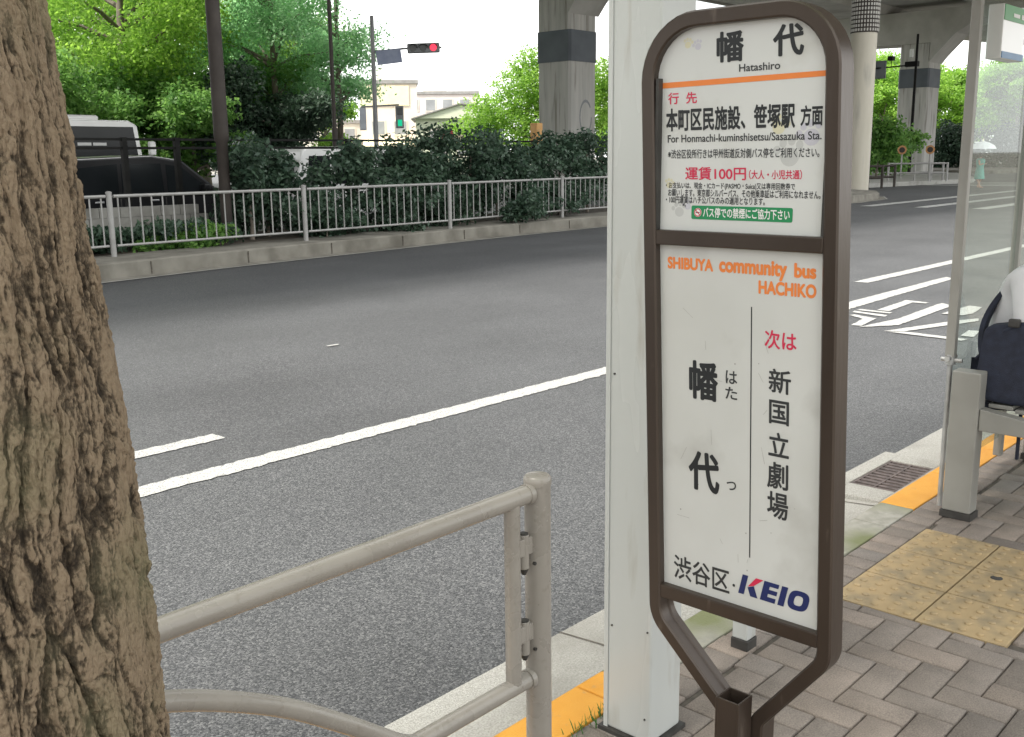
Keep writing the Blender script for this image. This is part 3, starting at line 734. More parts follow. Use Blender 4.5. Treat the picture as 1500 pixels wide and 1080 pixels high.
# pale paw prints under the writing
def paw(y, z, s, rot, b):
    flat(disc(y, z, s, s * 0.92), 0.0003, b)
    for k in (-1.5, -0.5, 0.5, 1.5):
        w = rot + k * 0.62; flat(disc(y + 1.55 * s * math.sin(w), z + 1.55 * s * math.cos(w), s * 0.40, s * 0.44), 0.0003, b)
for nm, ik, ps in (('grey_paw_print', 'inkpale', [(0.793, 1.566, 0.016, 0.2), (0.998, 1.474, 0.009, 0.2)]), ('lilac_paw_print', 'inklilac', [(0.757, 1.596, 0.014, 0.4), (0.981, 1.484, 0.006, 0.3), (0.968, 1.748, 0.006, 0.4)]),
                   ('yellow_paw_print', 'inkcream', [(0.814, 1.612, 0.011, -0.3), (0.988, 1.752, 0.006, -0.2), (1.020, 1.520, 0.006, -0.2)])):
    for a_ in ps: pb = MB(); paw(*a_, pb); pb.build(nm, M[ik], pu, off=SO)
# rule, dot and the slanted operator logo
flat([(0.8515, 1.3200), (0.8495, 1.3200), (0.8350, 0.8770), (0.8372, 0.8770)], 0.0005).build('dividing_rule', M['ink'], pl_, off=SO)
nb = flat(disc(0.8655, 0.8165, 0.0027), 0.0006); nb.build('dot', M['inkgrey'], pl_, off=SO)
KY0, KY1, KZ0, KZ1 = 0.8560, 0.7185, 0.8055, 0.8425
def kp(poly, b, h=0.0009):
    out = []
    for u, w in poly:
        su = u + 0.22 * w * 0.27                     # slant
        out.append((KY0 + (KY1 - KY0) * su / 1.06, KZ0 + (KZ1 - KZ0) * w))
    return flat(out, h, b)
kb_ = MB()
kp([(0.0, 0), (0.0, 1), (0.085, 1), (0.085, 0)], kb_)
kp([(0.115, 0.42), (0.20, 0.56), (0.295, 0), (0.185, 0)], kb_)
for (w0, w1) in ((0, 0.24), (0.40, 0.62), (0.78, 1.0)): kp([(0.33, w0), (0.33, w1), (0.55, w1), (0.55, w0)], kb_)
kp([(0.33, 0.2), (0.33, 0.8), (0.425, 0.8), (0.425, 0.2)], kb_, 0.0011)
kp([(0.59, 0), (0.59, 1), (0.68, 1), (0.68, 0)], kb_)
oo = [(0.86 + 0.145 * math.copysign(abs(math.cos(t)) ** 0.7, math.cos(t)), 0.5 + 0.5 * math.copysign(abs(math.sin(t)) ** 0.7, math.sin(t))) for t in [-2 * math.pi * k / 32 for k in range(32)]]
oi = [(0.86 + (p[0] - 0.86) * 0.42, 0.5 + (p[1] - 0.5) * 0.50) for p in oo]
for k in range(32): kp([oo[k], oo[(k + 1) % 32], oi[(k + 1) % 32], oi[k]], kb_)
kb_.build('operator_logo', M['inknavy'], pl_, off=SO)
kr = MB(); kp([(0.115, 0.46), (0.205, 1), (0.315, 1), (0.20, 0.58)], kr, 0.0012); kr.build('logo_red_stroke', M['inkred'], pl_, off=SO)
# scratches and tape residue on the lower board
sc = MB()
for k in range(16):
    y, z = rng.uniform(0.74, 1.0), rng.uniform(0.83, 1.33); L_ = rng.uniform(0.004, 0.03); w = rng.uniform(0, 3.14); t = 0.0003
    d = np.array([math.cos(w), math.sin(w)]) * L_; n_ = np.array([-math.sin(w), math.cos(w)]) * t
    flat([(y - n_[0], z - n_[1]), (y + n_[0], z + n_[1]), (y + d[0] + n_[0], z + d[1] + n_[1]), (y + d[0] - n_[0], z + d[1] - n_[1])], 0.0004, sc)
for k in range(9): flat(disc(rng.uniform(0.74, 1.0), rng.uniform(0.80, 1.33), rng.uniform(0.0008, 0.0016)), 0.0004, sc)
tag(sc.build('scuff_pattern', mat('scuff', (0.40, 0.39, 0.37), (0.30, 0.29, 0.27), scale=60, rough=0.6), pl_, off=SO), kind='stuff')

# ------------------------------------------------------------------ white square column behind the sign
CO = (2.135, 1.50, 0)
colu = thing('square_column', 'off white square steel column at the kerb behind the bus stop sign', 'column', CO)
MB().bb((2.07, 1.420, 0.012), (2.215, 1.575, 2.458)).build('shaft', M['colpaint'], colu, bevel=0.006, off=CO)
MB().bb((2.066, 1.560, 0.012), (2.0695, 1.5735, 2.458)).build('edge_trim', M['colpaint'], colu, off=CO)
b = MB()
for z, y in ((0.08, 1.437), (0.32, 1.549), (0.335, 1.432), (1.02, 1.548)): b.tube([(2.0705, y, z), (2.067, y, z)], 0.0028, 8)
b.build('bolt', M['darkcap'], colu, off=CO)
MB().bb((2.058, 1.408, 0), (2.227, 1.587, 0.012)).build('base_plate', M['darkcap'], colu, off=CO)

# small post beyond the sign
PO = (2.757, 1.53, 0)
post = thing('short_post', 'slim off white post with a dark foot between the sign legs and the gutter', 'post', PO)
MB().bb((2.729, 1.502, 0.036), (2.785, 1.558, 0.86)).build('shaft', M['colpaint'], post, bevel=0.004, off=PO)
MB().bb((2.726, 1.499, 0), (2.788, 1.561, 0.036)).build('foot', M['darkcap'], post, bevel=0.003, off=PO)

# ------------------------------------------------------------------ guard railing in front
RY = 1.45; RO = (1.65, RY, 0)
rail = thing('guard_railing', 'beige tubular pedestrian guard railing with an arched lower bar', 'railing', RO)
def post_mb(x):
    b = MB(); b.tube([(x, RY, 0), (x, RY, 0.853)], 0.0302, 28); return b
for x in (1.652, -0.852):
    p = post_mb(x).build('post', M['railpaint'], rail, smooth=True, off=RO)
    MB().lathe([(0.0318, 0.848), (0.0322, 0.856), (0.0315, 0.864), (0.027, 0.869), (0.01, 0.871)], (x, RY, 0), 28).build('cap', M['railpaint'], p, smooth=True, off=RO)
    MB().lathe([(0.055, 0), (0.052, 0.008), (0.032, 0.012)], (x, RY, 0), 24).build('foot', M['railpaint'], p, smooth=True, off=RO)
b = MB(); b.tube([(-0.82, RY, 0.832), (1.6215, RY, 0.832)], 0.0215, 24); b.build('top_rail', M['railpaint'], rail, smooth=True, off=RO)
for x in (1.610, -0.822):
    for z in (0.832, 0.382):
        b = MB(); b.tube([(x, RY, z), (x + 0.014, RY, z)], 0.0235, 24); b.build('collar', M['railpaint'], rail, smooth=True, off=RO)
pa = [(1.625, 0.388), (1.30, 0.392)]
def spline(P, n=8):
    P = [Vector(p) for p in P]; P = [P[0] * 2 - P[1]] + P + [P[-1] * 2 - P[-2]]; out = []
    for i in range(1, len(P) - 2):
        for k in range(n):
            t = k / n; a, b_, c, d = P[i - 1:i + 3]
            out.append(0.5 * (2 * b_ + (c - a) * t + (2 * a - 5 * b_ + 4 * c - d) * t * t + (3 * b_ - a - 3 * c + d) * t ** 3))
    return out + [P[-2]]
half = [(1.262, .381), (1.215, .406), (1.078, .510), (.929, .611), (.737, .703), (.55, .748)]
arc = spline(half + [(.40, .757)] + [(.80 - x, z) for x, z in half[::-1]])
b = MB(); b.tube([(1.622, RY, 0.382), (1.225, RY, 0.380)], 0.020, 20); b.build('lower_rail', M['railpaint'], rail, smooth=True, off=RO)
b = MB(); b.tube([(-0.425, RY, 0.380), (-0.82, RY, 0.382)], 0.020, 20); b.build('lower_rail', M['railpaint'], rail, smooth=True, off=RO)
b = MB(); b.tube([(x, RY, z) for x, z in arc], 0.0185, 20); b.build('arched_bar', M['railpaint'], rail, smooth=True, off=RO)
for x in (1.566, -0.766):
    b = MB(); b.tube([(x, RY, 0.39), (x, RY, 0.83)], 0.0185, 20); b.build('upright', M['railpaint'], rail, smooth=True, off=RO)
for z in (0.705, 0.495):                                      # hinge brackets between upright and post
    h = MB(); h.bb((1.580, RY - .010, z - .012), (1.626, RY + .010, z + .028)); h.tube([(1.604, RY, z - .045), (1.604, RY, z + .036)], 0.0125, 16)
    hb = h.build('hinge', M['railpaint'], rail, smooth=True, bevel=0.0015, off=RO)
    MB().tube([(1.604, RY, z + .0355), (1.604, RY, z + .039)], 0.0105, 14).build('hinge_plug', M['darkcap'], hb, smooth=True, off=RO)
    MB().tube([(1.604, RY, z - .045), (1.604, RY, z - .060)], [0.0115, 0.005], 14).build('hinge_tip', M['darkcap'], hb, smooth=True, off=RO)
    MB().tube([(1.6235, RY - .012, z - .036), (1.6235, RY - .018, z - .036)], 0.004, 8).build('screw', M['darkcap'], hb, off=RO)

# ------------------------------------------------------------------ street tree in front: displaced bark
def street_trunk():
    cxy = np.array([1.15 * math.cos(R(72.5)), 1.15 * math.sin(R(72.5))])
    zs = np.concatenate([np.linspace(-0.05, 0.72, 60, endpoint=False), np.linspace(0.72, 1.84, 800, endpoint=False), np.linspace(1.84, 4.4, 120)])
    us = R(252.5) + np.concatenate([np.linspace(-R(100), R(100), 800, endpoint=False), np.linspace(R(100), R(260), 150, endpoint=False)]); nu = len(us)
    rz = np.interp(zs, [-0.05, 0.2, 0.5, 0.92, 1.08, 1.3, 1.5, 1.66, 1.73, 2.4, 4.4], [0.30, 0.245, 0.207, 0.182, 0.180, 0.170, 0.156, 0.140, 0.134, 0.128, 0.11])
    U, Z = np.meshgrid(us, zs); Rr = np.repeat(rz[:, None], nu, 1)
    ca, sa = np.cos(U).ravel(), np.sin(U).ravel(); z = Z.ravel(); rr = Rr.ravel()
    P = np.stack([ca * 0.165, sa * 0.165, z], 1)
    N = lambda q_, a, b_, o: pnoise(q_ * np.array([a, a, b_]) + o)
    warp = N(P, 9, 5.0, 0) * 0.026 + N(P, 34, 16.0, 7) * 0.009 + N(P, 85, 50.0, 57) * 0.0030 + N(P, 190, 150.0, 71) * 0.0014
    Q = P.copy(); Q[:, 0] += warp * -sa; Q[:, 1] += warp * ca
    Q[:, 2] += N(P, 12, 6.0, 31) * 0.05 + N(P, 60, 40.0, 37) * 0.010
    V1 = lambda a, k: np.minimum(1.0, np.abs(a) * k)            # V cracks between flat plates
    n5 = N(P, 14, 4.0, 77)
    c1 = V1(N(Q, 30, 4.2, 5), 4.6); c2 = V1(N(Q, 62, 10.0, 17), 3.8); c6 = V1(N(Q, 120, 22.0, 91), 2.8)
    brk = V1(N(Q, 15, 24.0, 23), 12.0)                          # short cross breaks
    P2 = P + np.stack([N(P, 60, 60, 9), N(P, 60, 60, 19), N(P, 60, 60, 29)], 1) * 0.007
    c3 = V1(N(P2, 170, 38.0, 41), 2.4)
    fine = N(P2, 240, 90.0, 0) * .55 + N(P, 420, 320.0, 3) * .45
    ero = np.clip(N(P, 22, 10.0, 55) * 1.8 + .5, 0, 1)          # where the plates have flaked
    plate = N(Q, 36, 9.0, 63)
    h = 0.0066 * c1 ** 0.75 + 0.0042 * c2 ** 0.8 * (.3 + .7 * c1) + (0.0012 + 0.0022 * ero) * c6 + (0.0007 + 0.0012 * ero) * c3 + 0.0013 * fine + 0.0030 * n5 - 0.0016 * (1 - brk) * c1 + 0.0018 * plate
    tint = np.clip((0.10 + 0.90 * c1 ** .6) * (0.26 + 0.74 * c2 ** .6) * (0.50 + 0.50 * c6) * (0.62 + 0.38 * c3) * (.55 + .45 * brk) + 0.36 * fine + 0.16 * n5 + .22 * plate + .06, 0, 1)
    rad = rr + h - 0.0055
    lobes = 1 + 0.03 * np.cos(3 * U.ravel() + 1.0)
    V = np.stack([rad * lobes * ca + (-0.006) * z, rad * lobes * sa + 0.012 * z, z], 1)
    ns = len(zs); I = np.arange(ns * nu).reshape(ns, nu)
    q = np.stack([I[:-1, :], np.roll(I, -1, 1)[:-1, :], np.roll(I, -1, 1)[1:, :], I[1:, :]], -1).reshape(-1, 4)
    return cxy, V, q, tint

def leaves(C, Nn, size, tint, name, aspect=0.5):
    """one rhombic leaf per centre"""
    n = len(C)
    Nn = Nn / np.linalg.norm(Nn, axis=1)[:, None]
    t = rng.normal(size=(n, 3)); t -= (t * Nn).sum(1)[:, None] * Nn; t /= np.linalg.norm(t, axis=1)[:, None]
    s = np.cross(Nn, t); size = size[:, None]
    V = np.empty((n, 4, 3))
    V[:, 0] = C - t * size * 0.5; V[:, 2] = C + t * size * 0.5 - Nn * size * 0.12
    V[:, 1] = C + s * size * aspect * 0.5 + t * size * 0.05; V[:, 3] = C - s * size * aspect * 0.5 + t * size * 0.05
    q = np.arange(n * 4).reshape(n, 4)
    return grid_mesh(name, V.reshape(-1, 3), q, np.repeat(tint, 4))

def crown_points(lobes, n, clump=0.35, per=14, gap=0.0):
    """leaf positions gathered in small clumps over the shells of several lobes"""
    vol = np.array([l[3] * l[4] * l[5] for l in lobes]) ** (2 / 3); pr = vol / vol.sum()
    k = rng.choice(len(lobes), size=max(1, n // per), p=pr); Lb = np.array(lobes)[k]
    d = rng.normal(size=(len(k), 3)); d /= np.linalg.norm(d, axis=1)[:, None]
    r = rng.random(len(k)) ** 0.38
    cc = Lb[:, :3] + d * Lb[:, 3:6] * r[:, None]
    ct = rng.random(len(k))
    C = np.repeat(cc, per, 0) + rng.normal(size=(len(k) * per, 3)) * clump * np.array([1, 1, 0.6])
    Nn = np.repeat(d, per, 0) * 0.5 + rng.normal(size=(len(k) * per, 3)) * 0.65 + np.array([0, 0, 0.55])
    T = np.clip(np.repeat(ct, per) * 0.65 + rng.random(len(k) * per) * 0.35, 0, 1)
    return C, Nn, T

cxy, V, q, tint = street_trunk()
st = thing('street_tree', 'thick street tree trunk with deeply furrowed brown bark beside the railing', 'tree', (cxy[0], cxy[1], 0))
link_mesh('trunk', grid_mesh('trunk', V, q, tint, smooth=True), M['bark'], st)
b = MB()
for (dx, dy, z) in ((1.6, .5, 6.2), (-1.5, .8, 6.4), (.3, -1.7, 6.0), (.5, 1.3, 6.9), (-.6, -.8, 7.6)):
    b.tube([(-0.01, 0.04, 3.4), (dx * .4, dy * .4, 4.6), (dx, dy, z)], [0.075, 0.05, 0.015], 8)
b.build('limbs', M['barkfar'], st, smooth=True)
C, Nn, T = crown_points([(0, 0, 7.2, 3.2, 2.6, 1.8), (1.9, -0.6, 6.4, 2.1, 1.9, 1.2), (-2.4, -.1, 6.3, 2.3, 2.0, 1.2), (-4.2, .2, 6.6, 2.0, 1.9, 1.2), (0.2, -1.7, 6.2, 2.2, 1.8, 1.2), (-2.2, .6, 6.9, 2.0, 1.5, 1.2), (-1.2, -1.4, 5.6, 2.0, 1.6, 1.0)], 27000, 0.24, 12)  # unseen crown: lobes spread back over the railing and trimmed roadward for their shade
link_mesh('crown', leaves(C, Nn, rng.uniform(.08, .13, len(C)), T, 'crown', 0.6), M['leaf_mid'], st)

# ------------------------------------------------------------------ bus shelter
HO = (4.48, 1.5, 0)
sh = thing('bus_shelter', 'pale grey steel bus shelter with glass side panes', 'bus shelter', HO)
for x in (4.545, 5.33, 6.12, 6.9, 7.7):
    z0 = 0.69 if x < 4.6 else 0.06
    MB().bb((x - .019, 1.54, z0), (x + .019, 1.58, 2.46)).build('post', M['shelter'], sh, bevel=0.004, off=HO)
b = MB(); b.tube([(4.545, 1.56, 0), (4.545, 1.56, 0.70)], 0.011, 12); b.build('stand_pipe', M['steel'], sh, smooth=True, off=HO)
b = MB(); b.tube([(4.545, 1.56, 0.655), (4.545, 1.56, 0.70)], 0.022, 14); b.tube([(4.50, 1.56, 0.685), (4.60, 1.56, 0.685)], 0.012, 12); b.tube([(4.545, 1.51, 0.675), (4.545, 1.60, 0.675)], 0.009, 12)
b.build('pane_clamp', M['steel'], sh, smooth=True, off=HO)
for x in (4.567, 5.352, 6.142, 6.922):
    MB().bb((x, 1.556, 0.16), (x + .74, 1.564, 2.40)).build('glass_pane', M['glass'], sh, off=HO)
b = MB(); b.bb((2.0, 1.46, 2.462), (7.75, 1.60, 2.54)); b.build('head_beam', M['shelter'], sh, bevel=0.004, off=HO)
b = MB(); b.prism([(-0.35, 2.60), (1.78, 2.545), (1.78, 2.60), (-0.35, 2.66)], 0, 1.95, 8.1); b.build('roof', M['shelter'], sh, bevel=0.004, off=HO)  # unseen roof, stretched as far as the sign to darken the pavement below

# bench: posts with tapering cantilever arms and a slatted seat
NO = (4.45, 1.44, 0)
bench = thing('bench', 'pale grey steel bench with square posts under the glass shelter', 'bench', NO)
for x in (4.415, 5.55, 6.7):
    p = MB(); p.bb((x, 1.385, 0.03), (x + .085, 1.505, 0.655)); p.build('post', M['shelter'], bench, bevel=0.006, off=NO)
    MB().bb((x - .006, 1.379, 0), (x + .091, 1.511, 0.03)).build('post_foot', M['darkcap'], bench, off=NO)
    MB().prism([(1.3835, 0.405), (1.3835, 0.500), (0.93, 0.440), (0.93, 0.405)][::1], 0, x + .012, x + .073).build('arm', M['shelter'], bench, bevel=0.004, off=NO)
b = MB()
for k in range(4): b.bb((4.505, 0.95 + k * 0.108, 0.462 + k * 0.011), (6.80, 1.05 + k * 0.108, 0.480 + k * 0.011))
b.build('seat', M['shelter'], bench, bevel=0.003, off=NO)

# notice box fixed to the pane
TO = (4.80, 1.52, 2.06)
nt_ = thing('notice_box', 'hanging white notice board with a green header and blue foot inside the shelter', 'notice board', TO)
MB().bb((4.655, 1.490, 1.955), (4.945, 1.553, 2.175)).build('case', M['vanwhite'], nt_, bevel=0.004, off=TO)
MB().bb((4.66, 1.487, 2.11), (4.94, 1.4897, 2.172)).build('green_header', mat('green_vinyl', (0.05, 0.30, 0.09), (0.07, 0.34, 0.11), scale=9, rough=0.4), nt_, off=TO)
MB().bb((4.66, 1.487, 1.957), (4.94, 1.4897, 1.984)).build('blue_foot', mat('blue_vinyl', (0.04, 0.16, 0.34), (0.06, 0.2, 0.4), scale=9, rough=0.4), nt_, off=TO)
b = MB(); b.bb((4.77, 1.4855, 2.128), (4.85, 1.4868, 2.143)); b.bb((4.875, 1.4855, 2.126), (4.915, 1.4868, 2.146)); b.build('header_marks', M['inkwhite'], nt_, off=TO)

# ------------------------------------------------------------------ people
def skin_body(name, nodes, edges, root, m, parent, sub=2):
    """nodes: {key: (pos, radius)}"""
    keys = list(nodes); idx = {k: i for i, k in enumerate(keys)}
    me = bpy.data.meshes.new(name)
    me.from_pydata([nodes[k][0] for k in keys], [(idx[a], idx[c]) for a, c in edges], [])
    o = link_mesh(name, me, m, parent)
    o.modifiers.new('skin', 'SKIN').use_smooth_shade = True
    sv = me.skin_vertices[0].data
    for k in keys:
        r_ = nodes[k][1]; sv[idx[k]].radius = r_ if isinstance(r_, tuple) else (r_, r_); sv[idx[k]].use_root = (k == root)
    s_ = o.modifiers.new('sub', 'SUBSURF'); s_.levels = sub; s_.render_levels = sub
    return o

def seated_person(loc):
    """facing -Y, leaning forward; hips on the seat at local z 0.50"""
    t = thing('person', 'seated person in a white shirt and dark trousers leaning forward on the shelter bench', 'person', loc)
    n = {'pelvis': ((0, 0.02, .57), (.15, .11)), 'waist': ((0, 0.035, .70), (.135, .10)), 'chest': ((0, -0.03, .90), (.155, .105)), 'upper': ((0, -.10, 1.03), (.13, .085)),
         'neck': ((0, -.155, 1.11), .052), 'skull_low': ((0, -.20, 1.18), (.070, .080)), 'skull': ((0, -.225, 1.265), (.078, .095)), 'crown': ((0, -.22, 1.33), (.055, .07)), 'nose': ((0, -.325, 1.225), .012)}
    e = [('pelvis', 'waist'), ('waist', 'chest'), ('chest', 'upper'), ('upper', 'neck'), ('neck', 'skull_low'), ('skull_low', 'skull'), ('skull', 'crown'), ('skull', 'nose')]
    sh_n, sh_e, tr_n, tr_e = {}, [], {}, []
    for s, c in ((-1, 'a'), (1, 'b')):
        n.update({'sho' + c: ((s * .185, -.085, 1.035), .052), 'elb' + c: ((s * .245, -.13, .78), .038), 'wri' + c: ((s * .12, -.34, .69), .027), 'palm' + c: ((s * .075, -.39, .675), (.034, .018))})
        e += [('upper', 'sho' + c), ('sho' + c, 'elb' + c), ('elb' + c, 'wri' + c), ('wri' + c, 'palm' + c)]
        for k, (fx, L_) in enumerate(((-.026, .075), (-.009, .085), (.009, .08), (.026, .062))):
            n['f%d' % k + c] = ((s * .075 + fx - s * .012, -.425, .663), .0085); n['g%d' % k + c] = ((s * .075 + fx - s * .02, -.42 - L_ * .55, .640), .0075)
            e += [('palm' + c, 'f%d' % k + c), ('f%d' % k + c, 'g%d' % k + c)]
        n['th' + c] = ((s * .075 - s * .045, -.385, .672), .010); n['tt' + c] = ((s * .075 - s * .055, -.43, .66), .008); e += [('palm' + c, 'th' + c), ('th' + c, 'tt' + c)]
        n.update({'hip' + c: ((s * .095, -.01, .565), .085), 'kne' + c: ((s * .115, -.43, .53), .056), 'ank' + c: ((s * .11, -.40, .10), .036), 'toe' + c: ((s * .12, -.56, .045), .032)})
        e += [('pelvis', 'hip' + c), ('hip' + c, 'kne' + c), ('kne' + c, 'ank' + c), ('ank' + c, 'toe' + c)]
    bd = skin_body('body', n, e, 'pelvis', M['skin'], t)
    q = {'hem': ((0, .03, .60), (.165, .125)), 'waist': ((0, .045, .72), (.155, .122)), 'chest': ((0, -.025, .90), (.172, .125)), 'upper': ((0, -.095, 1.035), (.145, .10)), 'collar': ((0, -.14, 1.085), .066)}
    qe = [('hem', 'waist'), ('waist', 'chest'), ('chest', 'upper'), ('upper', 'collar')]
    for s, c in ((-1, 'a'), (1, 'b')):
        q.update({'sho' + c: ((s * .19, -.085, 1.04), .070), 'mid' + c: ((s * .222, -.105, .91), .066), 'elb' + c: ((s * .245, -.13, .80), .062), 'cuf' + c: ((s * .19, -.235, .735), .050)})
        qe += [('upper', 'sho' + c), ('sho' + c, 'mid' + c), ('mid' + c, 'elb' + c), ('elb' + c, 'cuf' + c)]
    skin_body('shirt', q, qe, 'hem', M['cloth_white'], t)
    w = {'p': ((0, .02, .57), (.165, .118))}; we = []
    for s, c in ((-1, 'a'), (1, 'b')):
        w.update({'hip' + c: ((s * .095, -.02, .565), .098), 'kne' + c: ((s * .115, -.435, .53), .072), 'shin' + c: ((s * .112, -.42, .3), .062), 'cuf' + c: ((s * .11, -.40, .115), .060)})
        we += [('p', 'hip' + c), ('hip' + c, 'kne' + c), ('kne' + c, 'shin' + c), ('shin' + c, 'cuf' + c)]
    skin_body('trousers', w, we, 'p', M['cloth_navy'], t)
    for s in (-1, 1):
        skin_body('shoe', {'h': ((s * .11, -.385, .045), .046), 'm': ((s * .115, -.47, .045), .045), 't': ((s * .12, -.57, .035), .036)}, [('h', 'm'), ('m', 't')], 'h', M['darkcap'], t)
    skin_body('hair', {'back': ((0, -.16, 1.225), (.078, .07)), 'top': ((0, -.205, 1.325), (.083, .088)), 'front': ((0, -.275, 1.335), (.066, .045))}, [('back', 'top'), ('top', 'front')], 'back', M['hair'], t)
    for s in (-1, 1):
        MB().lathe([(.009, -.003), (.008, .004), (.003, .006)], (0, 0, 0), 10).build('eye', M['ink'], t).location = (s * .032, -.313, 1.262)
        skin_body('ear', {'a': ((s * .078, -.205, 1.235), .012), 'b': ((s * .082, -.20, 1.262), .014)}, [('a', 'b')], 'a', M['skin'], t)
    MB().box((0, -.304, 1.195), (.045, .012, .010)).build('mouth', M['inkred'], t, bevel=0.004)
    return t
PX0 = (4.83, 1.385, 0.0)
seated_person(PX0)
GO = (4.58, 1.31, 0.50)
bag = thing('shoulder_bag', 'black shoulder bag at the hip of the seated person, strap looped round the back', 'bag', GO)
def pouch():
    bm = bmesh.new(); bmesh.ops.create_cube(bm, size=1.0)
    bmesh.ops.subdivide_edges(bm, edges=bm.edges[:], cuts=5, use_grid_fill=True)
    for v in bm.verts:
        c = v.co; k = 1 - 0.35 * (abs(c.x) * 2) ** 3 * 0.5
        c.z *= 0.36 * (1 - 0.12 * abs(c.y) * 2); c.y *= 0.38 * (1.08 - 0.42 * max(0, c.z / 0.36 + .2)); c.x *= 0.15 * (1.15 - 0.5 * (c.z / 0.36 + .5))
        nn = 0.008 * math.sin(c.y * 40) * math.cos(c.z * 33); c.x += nn; c.z -= 0.02 * math.cos(c.y * 8)
    me = bpy.data.meshes.new('pouch'); bm.to_mesh(me); bm.free()
    o = link_mesh('pouch', me, M['cloth_black'], bag); me.polygons.foreach_set('use_smooth', [True] * len(me.polygons))
    s_ = o.modifiers.new('sub', 'SUBSURF'); s_.levels = 1; s_.render_levels = 2
    return o
po_ = pouch(); po_.location = (0.0, -0.06, 0.215); po_.rotation_euler = (R(-8), 0, R(4))
def strap_mb(path, w, t):
    P = [Vector(p) for p in path]; vs = []; m = len(P)
    for i, p in enumerate(P):
        d = ((P[min(i + 1, m - 1)] - P[max(i - 1, 0)])).normalized(); s = d.cross(Vector((1, 0, 0))).normalized(); n_ = Vector((1, 0, 0))
        for a, c in ((-1, -1), (1, -1), (1, 1), (-1, 1)): vs.append(p + n_ * w / 2 * a + s * t / 2 * c)
    fs = [(i * 4 + k, i * 4 + (k + 1) % 4, i * 4 + 4 + (k + 1) % 4, i * 4 + 4 + k) for i in range(m - 1) for k in range(4)] + [(3, 2, 1, 0), tuple((m - 1) * 4 + k for k in range(4))]
    b = MB(); b.add(vs, fs); return b
sp = []
for k in range(17):
    t = k / 16; ang = -0.35 + t * 2.55
    sp.append((0.03 + 0.10 * t, 0.105 + 0.075 * math.sin(ang + 0.6) - 0.05 * t, 0.16 + 0.34 * t))
strap_mb(sp, 0.055, 0.022).build('strap', M['cloth_black'], bag, bevel=0.003)
strap_mb([(-0.03, -.02, .36), (-0.035, .03, .33), (-0.03, .10, .24), (0.0, .15, .19)], 0.05, 0.012).build('side_strap', M['cloth_black'], bag, bevel=0.003)
MB().box((-0.05, -0.005, 0.365), (0.03, 0.045, 0.035)).build('buckle', M['darkcap'], bag, bevel=0.006)
MB().box((-0.045, -.06, -.12), (0.02, .012, .20)).build('loose_strap_end', M['cloth_black'], bag, bevel=0.003)

# ------------------------------------------------------------------ viaduct
VL = [(-120, 33.8), (98, 33.8), (240, -2.0)]
via = thing('road_viaduct', 'grey concrete elevated expressway on square piers crossing overhead', 'viaduct', (0, 33.8, 0)); VO = (0, 33.8, 0)
def sweep_plan(line, sec):
    P = np.array(line, float); n, m = len(P), len(sec); vs = []
    for i in range(n):
        a = P[i] - P[i - 1] if i else P[1] - P[0]; c = P[i + 1] - P[i] if i < n - 1 else a
        a = a / np.linalg.norm(a); c = c / np.linalg.norm(c); t = a + c; t /= np.linalg.norm(t); nr = np.array([-t[1], t[0]]); k = 1 / nr.dot([-a[1], a[0]])
        for w, z in sec: vs.append((P[i][0] + nr[0] * w * k, P[i][1] + nr[1] * w * k, z))
    fs = [(i * m + k, i * m + (k + 1) % m, (i + 1) * m + (k + 1) % m, (i + 1) * m + k) for i in range(n - 1) for k in range(m)]
    return vs, fs + [tuple(range(m - 1, -1, -1)), tuple((n - 1) * m + k for k in range(m))]
b = MB(); b.add(*sweep_plan(VL, [(-21.5, 13.9), (-21.5, 14.3), (13, 14.3), (13, 13.9), (8.6, 13.3), (8.2, 12.7), (2.6, 12.7), (2.2, 13.3), (-4.2, 13.3), (-4.6, 12.7), (-13.2, 12.7), (-13.6, 13.3)]))  # near edge, out of view, widened so the deck shades the road's far side
b.build('deck', M['viaduct'], via, off=VO)
for e0, e1 in ((13.003, 13.153), (-21.653, -21.503)):
    b = MB(); b.add(*sweep_plan(VL, [(e0, 13.7), (e0, 15.5), (e1, 15.5), (e1, 13.7)])); b.build('parapet', M['viaduct'], via, off=VO)
def pier(x, y, w, b0, b1, far=10.2):
    h = w / 2; c = 0.12
    sq = lambda k: [(x - k + c, y - k), (x + k - c, y - k), (x + k, y - k + c), (x + k, y + k - c), (x + k - c, y + k), (x - k + c, y + k), (x - k, y + k - c), (x - k, y - k + c)]
    b = MB().prism(sq(h), 2, -0.3, b0); b.prism(sq(h), 2, b1, 10.185); p = b.build('pier', M['pier'], via, off=VO)
    MB().prism(sq(h + .04), 2, b0 + .003, b1 - .003).build('steel_band', M['band'], p, off=VO)
    cb = MB().prism([(y + h, far), (y + 12.6, far + .3), (y + 12.6, 12.69), (y - 21, 12.69), (y - 21, 12.2), (y - 5.2, 11.75), (y - 4.2, 11.35), (y - 3.2, 10.8), (y - h - .5, 9.3), (y - h, 8.7), (y - h, 10.19), (y + h, 10.19)], 0, x - h - .15, x + h + .15)
    cb.build('cross_beam', M['viaduct'], via, off=VO)
    return p
p1 = pier(42.9, 35.4, 2.2, 6.38, 7.93, 11.9); pier(86.5, 33.9, 2.45, 6.76, 8.25); pier(-2, 34, 2.2, 6.4, 7.9)
b = MB()                                                       # sprayed ring on the pier
for k in range(20):
    if k in (3, 4): continue
    a0, a1 = 2 * math.pi * k / 20, 2 * math.pi * (k + 1) / 20
    q_ = lambda a, r_: (43.1 + r_ * .55 * math.sin(a), 34.294, 3.6 + r_ * 0.95 * math.cos(a))
    b.add([q_(a0, .80), q_(a1, .80), q_(a1, .95), q_(a0, .95)], [(0, 1, 2, 3)])
b.build('graffiti_ring', M['signalgrey'], p1, off=VO)

